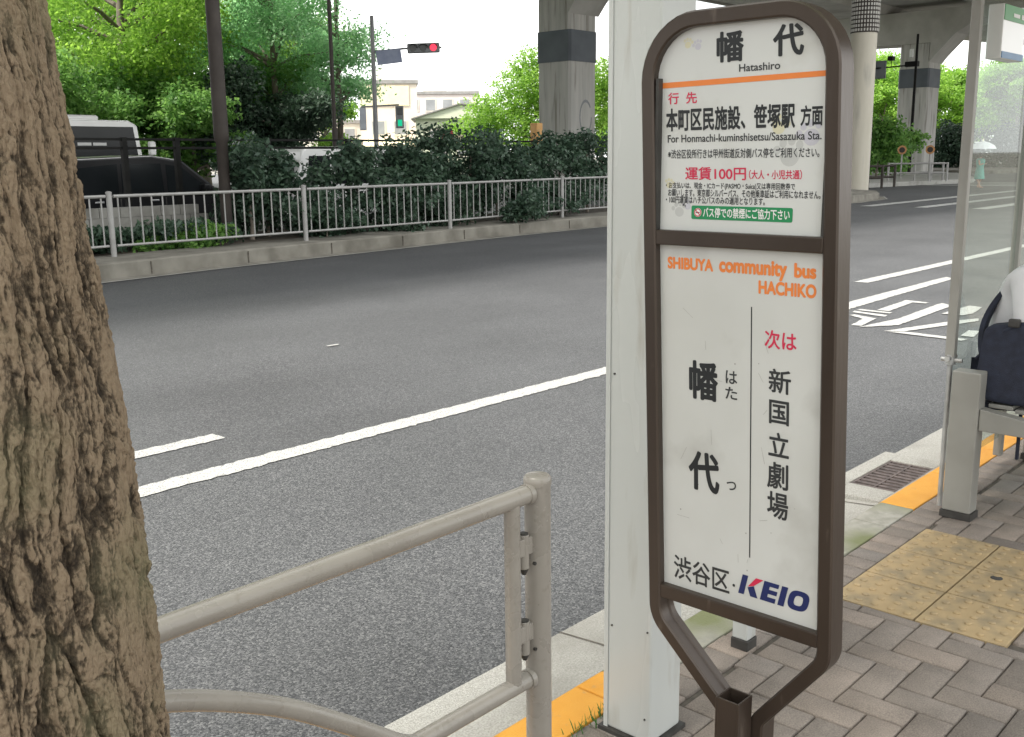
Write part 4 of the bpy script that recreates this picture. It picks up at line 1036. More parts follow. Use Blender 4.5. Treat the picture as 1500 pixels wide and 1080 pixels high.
# round column with a studded sleeve
RC = spot(1256, 46.5)
rc = thing('round_column', 'tall beige round column with a studded grey sleeve around its upper part', 'column', RC)
MB().lathe([(0.52, -0.2), (0.52, 6.45)], n=28).build('shaft', mat('beige_column_paint', (0.44, 0.41, 0.34), (0.50, 0.47, 0.40), scale=2, rough=0.7, stretch=(1, 1, .2), c3=(0.33, 0.31, 0.27), s3=2), rc, smooth=True)
b = MB().lathe([(0.55, 6.45), (0.55, 12.6)], n=28)
sl = b.build('studded_sleeve', M['polebrown'], rc)
b = MB()
for r_ in range(36):
    for k in range(30):
        a = 2 * math.pi * k / 30; z = 6.55 + r_ * 0.165
        b.box((0.56 * math.cos(a), 0.56 * math.sin(a), z), (0.04, 0.062, 0.105), a)
b.build('sleeve_pattern', M['viaduct'], sl)

# ------------------------------------------------------------------ trees and hedges
rng = np.random.default_rng(21)
def at_y(x, Y):
    d = ray(x, 228.0); return (d[0] / d[1] * Y, Y, 0)
def tree(name, label, x, y, lobes, trunk_r, trunk_h, n, size, m, group, clump=0.4, per=14, limbs=True, z0=-0.15, asp=0.55):
    t = thing(name, label, 'tree', (x, y, z0), 0, group)
    b = MB(); pts = [(0, 0, 0)] + [(rng.normal() * trunk_r * .3, rng.normal() * trunk_r * .3, trunk_h * k / 5) for k in range(1, 6)]
    b.tube(pts, [trunk_r * 1.3] + [trunk_r * (1 - .12 * k) for k in range(1, 6)], 10)
    if limbs:
        for l in lobes:
            zb = min(trunk_h * 0.85, max(trunk_h * .35, l[2] - l[5] * 1.2)); e = Vector(l[:3])
            s_ = Vector((pts[4][0] * .8, pts[4][1] * .8, zb)); mid = s_.lerp(e, .5) + Vector((rng.normal() * .2, rng.normal() * .2, .15))
            b.tube([s_, mid, e], [trunk_r * .45, trunk_r * .3, trunk_r * .1], 6)
    b.build('trunk', M['barkfar'], t, smooth=True)
    C, Nn, T = crown_points(lobes, n, clump, per)
    link_mesh('crown', leaves(C, Nn, rng.uniform(size * .75, size * 1.25, len(C)), T, 'crown', asp), m, t)
    return t
G1 = 'tall light leaved trees beyond the viaduct'
def airy(k, h, w, zb):
    out = []
    for i in range(k):
        a = rng.uniform(0, 6.28); f = rng.random(); z = zb + (h - zb) * f; rr = w * (0.55 + .45 * math.sin(math.pi * min(1, f * .8 + .15))) * rng.uniform(.3, .9)
        out.append((rr * math.cos(a), rr * math.sin(a), z, rng.uniform(.9, 1.7) * w / 3.2, rng.uniform(.9, 1.7) * w / 3.2, rng.uniform(.6, 1.0) * w / 3.2))
    return out
x, y, _ = at_y(196, 54); tree('broadleaf_tree', 'tall bright leaved tree with a bare pale trunk above the white bus', x, y, airy(16, 16, 5.6, 7.0), .36, 12, 20000, .26, M['leaf_bright'], G1)
x, y, _ = at_y(408, 52.5); tree('broadleaf_tree', 'tall pale blue green feathery tree above the white van', x, y, airy(16, 17, 4.8, 5.2), .26, 12, 22000, .22, M['leaf_pale'], G1)
x, y, _ = at_y(500, 53); tree('broadleaf_tree', 'tall pale blue green tree beside the traffic signal pole', x, y, airy(14, 17, 3.6, 5.6), .24, 12, 16000, .22, M['leaf_pale'], G1)
x, y, _ = at_y(120, 62); tree('broadleaf_tree', 'tall yellow green tree rising behind the bus next to the street tree trunk', x, y, airy(15, 17, 4.6, 6.5), .3, 13, 16000, .28, M['leaf_bright'], G1)
x, y, _ = at_y(300, 62); tree('broadleaf_tree', 'tall green tree directly behind the dark street lamp pole', x, y, airy(16, 17, 5.0, 6.0), .3, 13, 18000, .28, M['leaf_bright'], G1)
x, y, _ = at_y(430, 66); tree('broadleaf_tree', 'tall green tree filling the gap behind the feathery trees', x, y, airy(15, 16, 4.6, 5.0), .3, 13, 14000, .30, M['leaf_mid'], G1)
x, y, _ = at_y(170, 70); tree('broadleaf_tree', 'tall dense tree filling the sky behind the bare pale trunk', x, y, airy(16, 17, 5.5, 5.0), .3, 13, 15000, .32, M['leaf_bright'], G1)
x, y, _ = at_y(245, 68); tree('broadleaf_tree', 'tall dense tree between the bare trunk and the lamp pole', x, y, airy(16, 17, 5.5, 5.0), .3, 13, 15000, .32, M['leaf_mid'], G1)
x, y, _ = at_y(350, 70); tree('broadleaf_tree', 'tall dense tree close to the lamp pole, behind the others', x, y, airy(16, 17, 5.0, 5.0), .3, 13, 15000, .32, M['leaf_mid'], G1)
G2 = 'bushy evergreen trees beyond the viaduct'
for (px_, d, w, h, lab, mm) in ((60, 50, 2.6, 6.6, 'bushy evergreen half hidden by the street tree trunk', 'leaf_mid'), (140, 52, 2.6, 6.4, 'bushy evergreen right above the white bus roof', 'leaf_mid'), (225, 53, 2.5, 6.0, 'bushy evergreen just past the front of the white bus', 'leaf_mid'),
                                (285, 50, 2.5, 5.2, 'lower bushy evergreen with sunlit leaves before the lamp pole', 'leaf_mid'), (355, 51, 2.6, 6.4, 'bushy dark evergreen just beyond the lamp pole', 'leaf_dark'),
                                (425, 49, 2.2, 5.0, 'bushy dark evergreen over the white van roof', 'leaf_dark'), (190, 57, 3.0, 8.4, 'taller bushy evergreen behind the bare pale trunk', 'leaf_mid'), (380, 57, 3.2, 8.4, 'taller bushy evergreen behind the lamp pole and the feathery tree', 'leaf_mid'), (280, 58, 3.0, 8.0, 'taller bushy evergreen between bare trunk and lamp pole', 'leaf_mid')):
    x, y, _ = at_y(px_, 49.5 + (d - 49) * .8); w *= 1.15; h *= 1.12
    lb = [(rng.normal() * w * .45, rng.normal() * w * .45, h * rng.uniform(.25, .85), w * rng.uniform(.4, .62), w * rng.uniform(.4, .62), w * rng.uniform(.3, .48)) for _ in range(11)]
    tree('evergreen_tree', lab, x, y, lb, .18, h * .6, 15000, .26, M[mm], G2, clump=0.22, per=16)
x, y, _ = at_y(478, 62); tree('broadleaf_tree', 'small bright tree low between lamp post and signal pole', x, y, airy(9, 5.4, 2.6, 1.2), .15, 4, 9000, .28, M['leaf_bright'], 'bright trees by the junction', clump=.25)
x, y, _ = spot(770, 78); tree('broadleaf_tree', 'broad bright yellow green tree beside the banded pier', x, y, [tuple(1.18 * v for v in l) for l in [(0, 0, 5.6, 2.1, 2.1, 1.6), (-1.6, 1.4, 4.2, 1.9, 1.9, 1.3), (-2.6, 2.2, 2.9, 1.9, 1.9, 1.0), (1.6, -1.2, 5.2, 2.0, 2.0, 1.6), (.4, 0, 7.2, 1.2, 1.2, 1.0), (2.8, -2.4, 4.4, 2.0, 2.0, 2.0), (0, 0, 3, 2.6, 2.6, 1.5), (3.6, -3.4, 6.2, 1.5, 1.5, 1.4)]], .25, 5, 26000, .24, M['leaf_bright'], 'bright trees by the junction', clump=.3)
x, y, _ = spot(880, 88); tree('broadleaf_tree', 'bright tree seen in the slit between pier and white column', x, y, airy(9, 8, 2.6, 1.5), .2, 6, 9000, .28, M['leaf_bright'], 'bright trees by the junction', clump=.3)
G3 = 'sunlit trees beyond the far pier'
labs = ['sunlit yellow green tree behind the round column', 'sunlit tree behind the arm of the far signal', 'sunlit yellow green tree behind the far banded pier', 'sunlit tree just past the far banded pier', 'sunlit tree framed by pier and shelter post', 'sunlit tree behind the shelter post', 'sunlit tree seen through the glass under the notice board', 'sunlit tree seen through the glass beyond the notice board', 'sunlit tree at the far end of the glass shelter']
for i, px_ in enumerate((1262, 1292, 1325, 1368, 1396, 1424, 1455, 1485, 1520)):
    x, y, _ = spot(px_, 150 - 6 * (i % 2)); h = (17, 16, 16, 14, 13.5, 14.5, 15, 15, 15)[i]
    lb = [(rng.normal() * 1.8, rng.normal() * 1.8, h * rng.uniform(.3, .85), rng.uniform(1.5, 2.6), rng.uniform(1.5, 2.6), rng.uniform(1.0, 1.8)) for _ in range(13)]
    tree('broadleaf_tree', labs[i], x, y, lb, .25, h * .6, 9000, .42, M['leaf_bright'], G3, clump=.4)
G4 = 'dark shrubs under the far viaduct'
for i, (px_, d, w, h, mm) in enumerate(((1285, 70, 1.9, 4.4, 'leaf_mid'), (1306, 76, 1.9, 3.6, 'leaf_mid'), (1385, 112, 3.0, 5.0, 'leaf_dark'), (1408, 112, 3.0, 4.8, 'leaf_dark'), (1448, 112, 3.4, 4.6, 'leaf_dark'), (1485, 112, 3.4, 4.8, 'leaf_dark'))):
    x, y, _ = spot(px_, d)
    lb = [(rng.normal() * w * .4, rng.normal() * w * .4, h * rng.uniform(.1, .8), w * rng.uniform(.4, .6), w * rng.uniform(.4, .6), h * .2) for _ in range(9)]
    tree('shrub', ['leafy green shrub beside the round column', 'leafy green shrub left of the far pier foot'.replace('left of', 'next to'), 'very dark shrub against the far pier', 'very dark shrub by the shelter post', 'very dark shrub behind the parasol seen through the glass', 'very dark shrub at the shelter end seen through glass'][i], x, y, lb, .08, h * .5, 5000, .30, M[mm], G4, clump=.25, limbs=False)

# hedge behind the grey fence
G5 = 'dark hedge shrubs behind the fence'
hl = ['dense dark shrub at the foot of the lamp pole', 'dark shrub climbing beside the lamp pole', 'dark shrub in front of the white van', 'dark shrub past the white van window', 'dark hedge shrub below the traffic signal pole', 'dark hedge shrub under the green pedestrian signal', 'dark hedge shrub before the pale green house', 'dark hedge shrub under the bright tree', 'dark hedge shrub at the corner of the banded pier', 'dark hedge shrub in front of the banded pier', 'dark hedge shrub against the white column edge', 'dark hedge shrub hidden behind the bus stop sign', 'last dark hedge shrub behind the bus stop sign']
HX = [(11.1, 17.0, 1.95, .42), (11.75, 17.4, 1.8, .6), (12.9, 16.9, 1.0, .8), (13.9, 17.2, 1.9, .9), (15.1, 17.1, 2.05, .9), (16.2, 17.3, 2.25, .9), (17.3, 17.2, 2.2, .9), (18.4, 17.4, 2.25, .95), (19.6, 17.5, 2.1, .9), (20.9, 17.5, 2.2, 1.0), (22.2, 17.6, 2.3, 1.0)]
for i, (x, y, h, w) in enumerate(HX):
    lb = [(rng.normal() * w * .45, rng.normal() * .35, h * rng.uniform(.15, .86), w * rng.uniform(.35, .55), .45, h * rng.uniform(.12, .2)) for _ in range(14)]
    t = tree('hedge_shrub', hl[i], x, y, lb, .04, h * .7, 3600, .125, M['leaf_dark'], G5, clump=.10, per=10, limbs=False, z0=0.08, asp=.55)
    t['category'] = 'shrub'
G6 = 'low plants along the kerb wall'
for i, (x, y, h, lab) in enumerate(((7.4, 16.6, .42, 'low leafy plant behind the fence under the bus'), (8.5, 16.9, .38, 'low leafy plant behind the fence before the dark car'), (9.5, 16.6, .45, 'low leafy plant behind the fence near the lamp pole'), (9.5, 16.1, .4, 'small tuft of green leaves sprouting under the fence bars'), (12.2, 16.1, .7, 'sprawling low plant behind the second fence post'), (17.6, 15.98, .95, 'leafy plant pushing out through the fence bars'), (14.3, 16.3, .8, 'sprawling low plant midway along the fence'), (20.4, 16.9, .8, 'sprawling low plant near the white column'), (19.0, 16.8, .8, 'sprawling low plant past the plant pushing through the fence'), (16.2, 16.5, .8, 'sprawling low plant just before the plant pushing through the fence'))):
    lb = [(rng.normal() * .32, rng.normal() * .14 if i == 5 else rng.normal() * .25, h * rng.uniform(.15, .8), .3, .16 if i == 5 else .26, h * .2) for _ in range(9)]
    if i == 5: lb = [(l[0] * .7, l[1] - .1, l[2], l[3], .25, l[5]) for l in lb]
    t = tree('low_plant', lab, x, y, lb, .015, h * .5, 1700, .11, M['leaf_mid'] if i == 3 else M['leaf_dark'], G6, clump=.09, per=9, limbs=False, z0=0.09)
    t['category'] = 'plant'
# weeds at the foot of the column
wd = MB()
for k in range(70):
    x, y = rng.uniform(1.96, 2.36), 1.615 + rng.normal() * 0.012; h = rng.uniform(.01, .045); a = rng.uniform(0, 6.28); lx, ly = math.cos(a) * h * .6, math.sin(a) * h * .6
    wd.add([(x - .002, y, 0), (x + .002, y, 0), (x + lx * .6 + .0015, y + ly * .6, h * .7), (x + lx, y + ly, h)], [(0, 1, 2, 3)])
tag(wd.build('weeds', M['leaf_mid']), 'small weeds growing in the joint beside the yellow kerb', 'weeds', kind='stuff')

# ------------------------------------------------------------------ poles, lamps and signals
x, y, _ = spot(326, 19.9); lp = thing('lamp_pole', 'thick dark brown street lamp pole rising out of the hedge', 'street lamp', (x, y, 0.05))
MB().lathe([(0.105, 0), (0.105, 1.85), (0.138, 1.9), (0.135, 2.1), (0.11, 9)], n=18).build('pole', M['polebrown'], lp, smooth=True)
b = MB(); b.tube([(0, 0, 9), (0, -.6, 9.6), (0, -1.8, 9.8)], 0.06, 10); b.build('arm', M['polebrown'], lp, smooth=True)
MB().box((0, -2.1, 9.78), (0.28, 0.75, 0.12)).build('lamp_head', M['polebrown'], lp, bevel=0.03)
MB().lathe([(0.15, 0.0), (0.15, 1.05)], (0, 0, 1.0), 18).build('sleeve', M['polebrown'], lp, smooth=True) if False else None
x, y, _ = spot(492, 31); tp = thing('thin_pole', 'thin dark pole in front of the feathery trees', 'pole', (x, y, -.15))
MB().lathe([(0.085, 0), (0.085, 2.6), (0.06, 2.65), (0.05, 10)], n=12).build('shaft', M['polebrown'], tp, smooth=True)
MB().lathe([(0.10, 0), (0.10, .12), (0.06, .2)], (0, 0, 10), 12).build('cap', M['polebrown'], tp, smooth=True)

x, y, _ = spot(552, 42); dirv = Vector((.766, -.643, 0)); an = math.atan2(dirv.y, dirv.x)
ts = thing('traffic_signal', 'grey signal pole with a red lit horizontal traffic light and street name plate', 'traffic signal', (x, y, -.15), an)
MB().lathe([(0.10, 0), (0.095, 3), (0.075, 7.2)], n=14).build('pole', M['polegrey'], ts, smooth=True)
b = MB(); b.tube([(0, 0, 5.85), (1.2, 0, 5.97), (2.7, 0, 6.02)], 0.04, 10); b.build('arm', M['polegrey'], ts, smooth=True)
b = MB(); b.box((0.62, -.06, 5.66), (0.98, 0.05, 0.54), M=Matrix.Rotation(R(-7), 3, 'Y')); b.build('name_plate', M['nameplate'], ts, bevel=0.01)
hd = MB(); hd.box((1.98, -.10, 5.98), (1.28, 0.16, 0.38), M=Matrix.Rotation(R(-2), 3, 'Y')); h_ = hd.build('signal_head', M['signalgrey'], ts, bevel=0.05)
for k, mm in enumerate(('lampoff', 'lampoff', 'lampred')):
    xx = 1.56 + k * .40
    b = MB(); b.tube([(xx, -.185, 5.97 + k * .014), (xx, -.19, 5.97 + k * .014)], 0.135, 18); b.build('lamp', M[mm], h_, smooth=True)
    b = MB()
    for j in range(10):
        a0 = math.pi * j / 10; a1 = math.pi * (j + 1) / 10; c_ = (xx, 5.97 + k * .014)
        b.add([(c_[0] + .16 * math.cos(a0), -.182, c_[1] + .16 * math.sin(a0)), (c_[0] + .16 * math.cos(a1), -.182, c_[1] + .16 * math.sin(a1)), (c_[0] + .17 * math.cos(a1), -.40, c_[1] + .15 * math.sin(a1)), (c_[0] + .17 * math.cos(a0), -.40, c_[1] + .15 * math.sin(a0))], [(0, 1, 2, 3)])
    b.build('visor', M['signalgrey'], h_)
b = MB(); b.tube([(-.55, 0, 3.75), (.95, 0, 3.83)], 0.03, 8); b.build('pedestrian_arm', M['polegrey'], ts, smooth=True)
b = MB(); b.bb((-.62, -.15, 2.85), (-.36, .1, 3.72)); b.build('pedestrian_head', mat('pale_signal_back', (.42, .45, .50), (.48, .51, .56), scale=5, rough=.5), ts, bevel=0.03)
b = MB(); b.bb((.80, -.12, 2.92), (1.12, .12, 3.78)); h2 = b.build('pedestrian_head', M['signalgrey'], ts, bevel=0.03)
MB().bb((.88, -.14, 3.0), (1.05, -.122, 3.24)).build('green_lamp', M['lampgreen'], h2)
MB().bb((.86, -.14, 3.42), (1.07, -.122, 3.72)).build('unlit_lamp', M['lampoff'], h2)

x, y, _ = spot(1333, 81); fs_ = thing('traffic_signal', 'dark signal pole with arm and camera in front of the far pier', 'traffic signal', (x, y, -.15))
MB().lathe([(0.12, 0), (0.11, 4), (0.085, 10)], n=12).build('pole', M['blacksteel'], fs_, smooth=True)
b = MB(); b.tube([(0, 0, 7.9), (-.6, 1.6, 7.8), (-1.2, 3.6, 7.7)], 0.05, 8); b.build('arm', M['blacksteel'], fs_, smooth=True)
b = MB(); b.box((-.72, 2.35, 7.65), (0.2, .95, 1.25)); b.build('back_plate', mat('slate_plate', (.12, .13, .15), (.16, .17, .19), scale=2, rough=.6), fs_, bevel=.04)
b = MB(); b.box((-.55, 1.6, 8.4), (0.5, .35, .3)); b.tube([(-.5, 1.6, 7.8), (-.5, 1.6, 8.3)], .03, 6); b.build('camera_housing', M['blacksteel'], fs_)
b = MB(); b.box((-.1, .25, 7.95), (.4, .9, .35)); b.build('control_box', M['blacksteel'], fs_)
b = MB(); b.box((-.1, .32, 8.7), (.2, .3, .65)); b.build('white_lamp', M['vanwhite'], fs_, bevel=.08)
x, y, _ = spot(1274, 52); dp = thing('thin_pole', 'short thin black pole at the island beside the round column', 'pole', (x, y, -.1))
MB().lathe([(0.05, 0), (0.05, 3.4)], n=8).build('shaft', M['blacksteel'], dp, smooth=True); MB().lathe([(0.09, 0), (0.09, .05), (.05, .1)], n=8).build('foot', M['blacksteel'], dp, smooth=True)

# ------------------------------------------------------------------ far island: kerbs, railings, reflectors
isl = MB()
ip = [(36.5, 16.9), (39, 17.1), (41, 18.4), (41.4, 20), (40, 21.5), (33, 22)]
isl.prism(ip, 2, -.3, .13); tag(isl.build('island', M['concrete'], bevel=.05), kind='structure')
isl = MB().prism([(50, 22.5), (62, 20.8), (66, 22), (80, 28), (84, 36), (60, 40), (48, 36)], 2, -.3, .08); tag(isl.build('island', M['gutter'], bevel=.05), kind='structure')
isl = MB().prism([(88, 28), (120, 18), (150, 20), (150, 60), (90, 60)], 2, -.3, .12); tag(isl.build('island', M['concrete'], bevel=.05), kind='structure')
G7 = 'small barriers on the islands'
def barrier(label, px_, d, w, rz, m):
    x, y, _ = spot(px_, d); t = thing('barrier', label, 'barrier', (x, y, .06), rz, G7)
    for s in (-1, 1):
        b = MB(); b.tube([(s * w / 2, 0, 0), (s * w / 2, 0, 1.0)], .06, 8); b.build('post', m, t, smooth=True)
    for z in (.45, .95): MB().tube([(-w / 2, 0, z), (w / 2, 0, z)], .045, 8).build('rail', m, t, smooth=True)
    return t
barrier('dark arched barrier at the round column foot', 1277, 48, 1.0, -.9, M['polebrown'])
barrier('dark barrier between round column and far pier', 1291, 50, 1.3, -.9, M['polebrown'])
barrier('pale barrier directly before the far pier', 1334, 60, 2.2, -1.0, M['fence'])
barrier('pale barrier at the shaded side of the far pier', 1362, 62, 1.5, -1.0, M['fence'])
barrier('pale narrow gate past the far pier', 1376, 60, .9, -1.0, M['fence'])
for px_, lab in ((1321, 'round orange reflector lamp on the sunny side of the far pier'), (1362, 'round orange reflector lamp on the shaded side of the far pier')):
    x, y, _ = spot(px_, 66); t = thing('reflector_lamp', lab, 'reflector', (x, y, 0), 0, 'orange reflector lamps before the far pier')
    MB().lathe([(.05, 0), (.05, 1.6)], n=8).build('stem', M['fence'], t)
    b = MB(); a = math.atan2(y, x); f_ = Vector((-math.cos(a), -math.sin(a), 0)); b.tube([Vector((0, 0, 1.75)) + f_ * .02, Vector((0, 0, 1.75)) + f_ * .10], .26, 20); b.build('disc', M['orange'], t, smooth=True)
    b = MB(); b.tube([Vector((0, 0, 1.75)) + f_ * .10, Vector((0, 0, 1.75)) + f_ * .12], .16, 16); b.build('lens', M['polebrown'], t, smooth=True)
x, y, _ = spot(786, 40); t = thing('orange_sign', 'small faded orange sign standing above the hedge by the pier', 'sign', (x, y, -.15))
MB().lathe([(.04, 0), (.04, 2.2)], n=8).build('stem', M['polegrey'], t); MB().box((0, 0, 2.6), (.35, .35, .8)).build('plate', mat('faded_orange', (.55, .30, .10), (.6, .35, .13), scale=4, rough=.6), t, bevel=.03)
x, y, _ = spot(655, 48); t = thing('shop_banner', 'small red and yellow banner peeking over the hedge', 'banner', (x, y, -.15))
MB().lathe([(.03, 0), (.03, 3.0)], n=8).build('stem', M['polegrey'], t); MB().box((0, -.05, 2.75), (.5, .03, .45), rz=-.7).build('red_cloth', M['inkred'], t); MB().box((.42, -.38, 2.6), (.4, .03, .35), rz=-.7).build('yellow_cloth', M['awning'], t)

# ------------------------------------------------------------------ vehicles under the viaduct
def wheel(t, x, y, r_=.32):
    b = MB(); b.tube([(x, y - .1, r_), (x, y + .1, r_)], r_, 20); w = b.build('wheel', M['tyre'], t, smooth=True)
    b = MB(); b.tube([(x, y - .105, r_), (x, y - .09, r_)], r_ * .62, 16); b.build('rim', M['rim'], w, smooth=True)
def vehicle(name, label, cat, loc, rz, prof, w, m, panes, wheels, extra=None):
    t = thing(name, label, cat, loc, rz)
    MB().prism(prof, 1, -w / 2, w / 2).build('body', m, t, bevel=.06, seg=3)
    for p in panes:
        for s in (-1, 1): MB().prism(p, 1, s * (w / 2 - .02), s * (w / 2 + .006)).build('window', M['carglass'], t)
    for x in wheels:
        for s in (-1, 1): wheel(t, x, s * (w / 2 - .09))
    return t
x, y, _ = spot(262, 24.5)
car = vehicle('dark_car', 'black minivan with dark windows behind the fence', 'car', (x - 1.0, y, -.15), 0.06,
              [(-2.3, .3), (-2.35, .9), (-2.2, 1.55), (-1.9, 1.80), (-.2, 1.86), (.55, 1.74), (1.35, 1.15), (2.15, .98), (2.3, .75), (2.3, .3)], 1.75, M['carblack'],
              [[(-2.05, 1.05), (-1.9, 1.6), (-1.0, 1.68), (-1.0, 1.05)], [(-.92, 1.05), (-.92, 1.68), (.0, 1.68), (.05, 1.05)], [(.14, 1.05), (.12, 1.66), (.5, 1.6), (1.15, 1.12), (1.1, 1.05)]], (-1.45, 1.45))
MB().add([(1.36, -.72, 1.19), (1.36, .72, 1.19), (.60, .66, 1.75), (.60, -.66, 1.75)], [(0, 1, 2, 3)]).build('windscreen', M['carglass'], car)
MB().box((2.31, 0, .7), (.03, 1.2, .14)).build('headlight', M['rim'], car); MB().box((1.0, -.98, 1.16), (.16, .2, .14)).build('mirror', M['carblack'], car, bevel=.03)
for x0, x1 in ((-2.1, 1.15),): MB().bb((x0, -.885, 1.005), (x1, -.877, 1.035)).build('belt_trim', M['rim'], car)
for x0 in (-1.55, -.3): MB().bb((x0, -.90, .90), (x0 + .2, -.88, .935)).build('door_handle', M['rim'], car, bevel=.008)
for x0 in (-.97, .08): MB().bb((x0 - .012, -.8795, .45), (x0 + .012, -.876, 1.0)).build('door_seam', M['darkcap'], car)
MB().bb((-2.36, -.8, .95), (-2.30, -.55, 1.25)).build('tail_lamp', M['inkred'], car, bevel=.02)
MB().tube([(-1.95, -.86, 1.765), (-.2, -.86, 1.83), (.5, -.86, 1.73)], .018, 6).build('roof_trim', M['rim'], car)
x, y, _ = spot(206, 33)
bus = vehicle('white_bus', 'white bus with dark side windows parked beyond the black fence', 'bus', (x - 4.5, y, -.25), 0.05,
              [(-4.2, .4), (-4.2, 2.85), (-4.0, 2.98), (3.7, 2.98), (3.95, 2.85), (4.1, 1.6), (4.1, .4)], 2.2, M['vanwhite'],
              [[(-3.9, 1.3), (-3.9, 2.80), (-1.3, 2.80), (-1.3, 1.3)], [(-1.25, 1.3), (-1.25, 2.80), (1.05, 2.80), (1.05, 1.3)], [(1.10, 1.2), (1.10, 2.80), (3.80, 2.80), (3.97, 1.5), (3.95, 1.2)]], (-2.6, 2.6))
MB().box((2.1, 0, 3.05), (1.9, 1.3, .16)).build('roof_unit', M['vanwhite'], bus, bevel=.07)
MB().box((4.3, -1.2, 2.2), (.2, .16, .4)).build('mirror', M['vanwhite'], bus, bevel=.05)
MB().add([(4.045, -.98, 1.35), (4.045, .98, 1.35), (3.985, .9, 2.75), (3.985, -.9, 2.75)], [(0, 1, 2, 3)]).build('windscreen', M['carglass'], bus)
MB().bb((-4.19, -1.108, .75), (4.0, -1.104, .83)).build('side_stripe', M['inknavy'], bus)
MB().bb((4.08, -.95, .62), (4.13, -.6, .8)).build('headlight', M['rim'], bus, bevel=.02)
for x0 in (-1.275, 1.075): MB().bb((x0 - .02, -1.11, .6), (x0 + .02, -1.107, 2.72)).build('panel_seam', M['darkcap'], bus)
b = MB(); b.bb((2.1, -1.112, 2.28), (2.5, -1.108, 2.36)); b.bb((2.55, -1.112, 2.28), (2.95, -1.108, 2.36)); b.bb((1.8, -1.112, 1.75), (2.7, -1.108, 1.87)); b.build('window_marks', M['inkpale'], bus)
x, y, _ = spot(415, 27.5)
van = vehicle('white_van', 'white van with a flat roof seen over the hedge', 'van', (x + 1.75, y - .2, -.15), 0.0,
              [(-2.0, .3), (-2.05, 1.2), (-1.9, 1.95), (-1.75, 2.05), (1.9, 2.05), (2.1, 1.9), (2.1, .3)], 1.65, M['vanwhite'],
              [[(-1.80, 1.1), (-1.7, 1.82), (-1.05, 1.82), (-1.05, 1.1)], [(-.9, 1.1), (-.9, 1.82), (.4, 1.82), (.4, 1.1)], [(.55, 1.1), (.55, 1.82), (1.85, 1.82), (1.85, 1.1)]], (-1.3, 1.35))
MB().box((-2.07, 0, 1.5), (.03, 1.3, .6), M=Matrix.Rotation(R(-8), 3, 'Y')).build('windscreen', M['carglass'], van)

# pedestrian under a parasol by the junction
PP = spot(1437, 55, -.15)
t = thing('person', 'pedestrian in teal clothes under a white parasol seen through the glass', 'person', PP)
n = {'p': ((0, 0, .92), (.14, .10)), 'w': ((0, 0, 1.08), (.12, .09)), 'c': ((0, 0, 1.28), (.15, .10)), 'n': ((0, 0, 1.44), .05), 'h': ((0, -.02, 1.56), (.075, .09)), 'ht': ((0, -.01, 1.64), .06)}
e = [('p', 'w'), ('w', 'c'), ('c', 'n'), ('n', 'h'), ('h', 'ht')]
for s, c in ((-1, 'a'), (1, 'b')):
    n.update({'s' + c: ((s * .18, 0, 1.36), .05), 'e' + c: ((s * .24, -.04, 1.12), .038), 'r' + c: ((s * .16, -.22, 1.18), .028), 'k' + c: ((s * .1, -.06 * s, .48), .055), 'a' + c: ((s * .1, .1 * s, .08), .036), 't' + c: ((s * .1, .1 * s - .14, .04), .03)})
    e += [('c', 's' + c), ('s' + c, 'e' + c), ('e' + c, 'r' + c), ('p', 'k' + c), ('k' + c, 'a' + c), ('a' + c, 't' + c)]
skin_body('body', n, e, 'p', M['skin'], t)
MB().lathe([(.24, .45), (.20, .8), (.16, 1.02), (.20, 1.2), (.21, 1.36), (.12, 1.43)], n=20).build('dress', M['cloth_teal'], t, smooth=True)
MB().lathe([(.06, 1.48), (.095, 1.55), (.09, 1.64), (.04, 1.69)], n=16).build('hair', M['hair'], t, smooth=True)
t = thing('parasol', 'white parasol held up by the teal dressed pedestrian', 'parasol', (PP[0] - .15, PP[1] - .1, 1.0))
MB().lathe([(.62, .72), (.5, .90), (.25, 1.03), (.02, 1.08)], n=16).build('canopy', M['cloth_white'], t); MB().lathe([(.012, 0), (.012, 1.07)], n=6).build('stick', M['polebrown'], t)
MB().lathe([(.04, 1.08), (.04, 1.2)], n=8).build('finial', M['awning'], t)

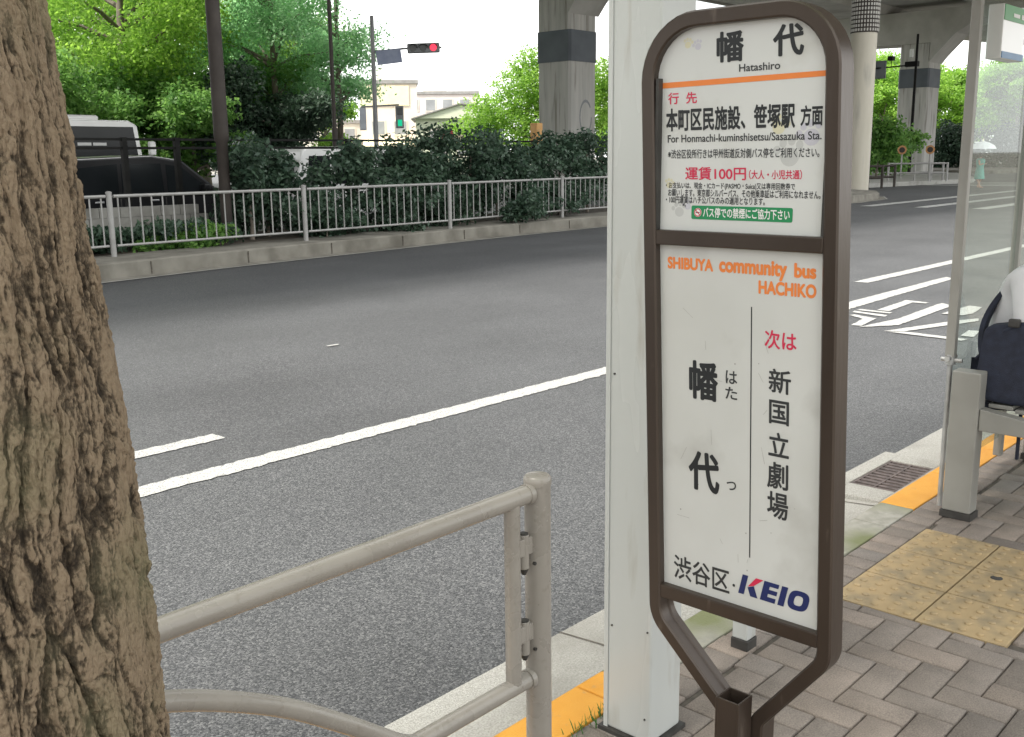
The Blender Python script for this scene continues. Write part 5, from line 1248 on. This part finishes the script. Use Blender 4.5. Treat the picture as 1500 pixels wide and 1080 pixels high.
# ------------------------------------------------------------------ buildings by the junction
def building(name, label, px_, d, w, dep, h, m, rows, cols, roof='flat'):
    x, y, _ = spot(px_, d); a = math.atan2(y, x)
    t = thing(name, label, 'building', (x, y, -.2), a - math.pi / 2)
    MB().bb((-w / 2, 0, 0), (w / 2, dep, h)).build('wall', m, t)
    if roof == 'flat':
        r_ = MB().bb((-w / 2 - .15, -.15, h + .002), (w / 2 + .15, dep + .15, h + .35)).build('roof', M['roofgrey'], t)
        MB().bb((-w * .2, dep * .3, h + .352), (w * .1, dep * .6, h + 1.7)).build('roof_tank', M['wall_cream'], r_)
    else:
        MB().prism([(-w / 2 - .3, h + .003), (w * .12, h + 1.15), (w / 2 + .3, h + .9), (w / 2 + .3, h + .003)], 1, -.3, dep + .3).build('roof', m, t)
        MB().prism([(-w / 2 - .4, h + .02), (w * .12, h + 1.27), (w / 2 + .4, h + 1.02), (w / 2 + .4, h + .92), (w * .12, h + 1.17), (-w / 2 - .4, h - .08)], 1, -.45, dep + .4).build('roof_edge', M['roofgrey'], t)
    for r_ in range(rows):
        for c in range(cols):
            ww = w / (cols + .6); xc = -w / 2 + ww * (c + .8); zc = h * (r_ + .62) / rows
            f = MB().bb((xc - ww * .32, -.06, zc - h / rows * .27), (xc + ww * .32, -.003, zc + h / rows * .22)).build('window', M['wall_cream'], t)
            MB().bb((xc - ww * .27, -.075, zc - h / rows * .23), (xc + ww * .27, -.063, zc + h / rows * .18)).build('pane', M['dimglass'], f)
    return t
bt = building('orange_building', 'orange and yellow shop building behind the signal pole', 572, 104, 5.6, 7, 9.0, M['wall_orange'], 3, 2)
MB().prism([(-.003, 3.6), (-1.3, 3.1), (-1.3, 2.9), (-.003, 2.9)], 0, -2.6, 3.2).build('awning', M['awning'], bt)
MB().bb((-2.8, -.09, 6.9), (2.0, -.062, 8.8)).build('yellow_fascia', M['awning'], bt)
building('pink_building', 'pinkish apartment block behind the pale green house', 645, 128, 9.5, 9, 9.4, M['wall_pink'], 3, 4)
building('green_house', 'pale green house with a low pitched roof by the junction', 662, 92, 6.2, 8, 5.2, M['wall_green'], 1, 2, 'pitch')
building('cream_building', 'cream low building behind the feathery trees', 500, 112, 9, 8, 5.5, M['wall_cream'], 2, 4)
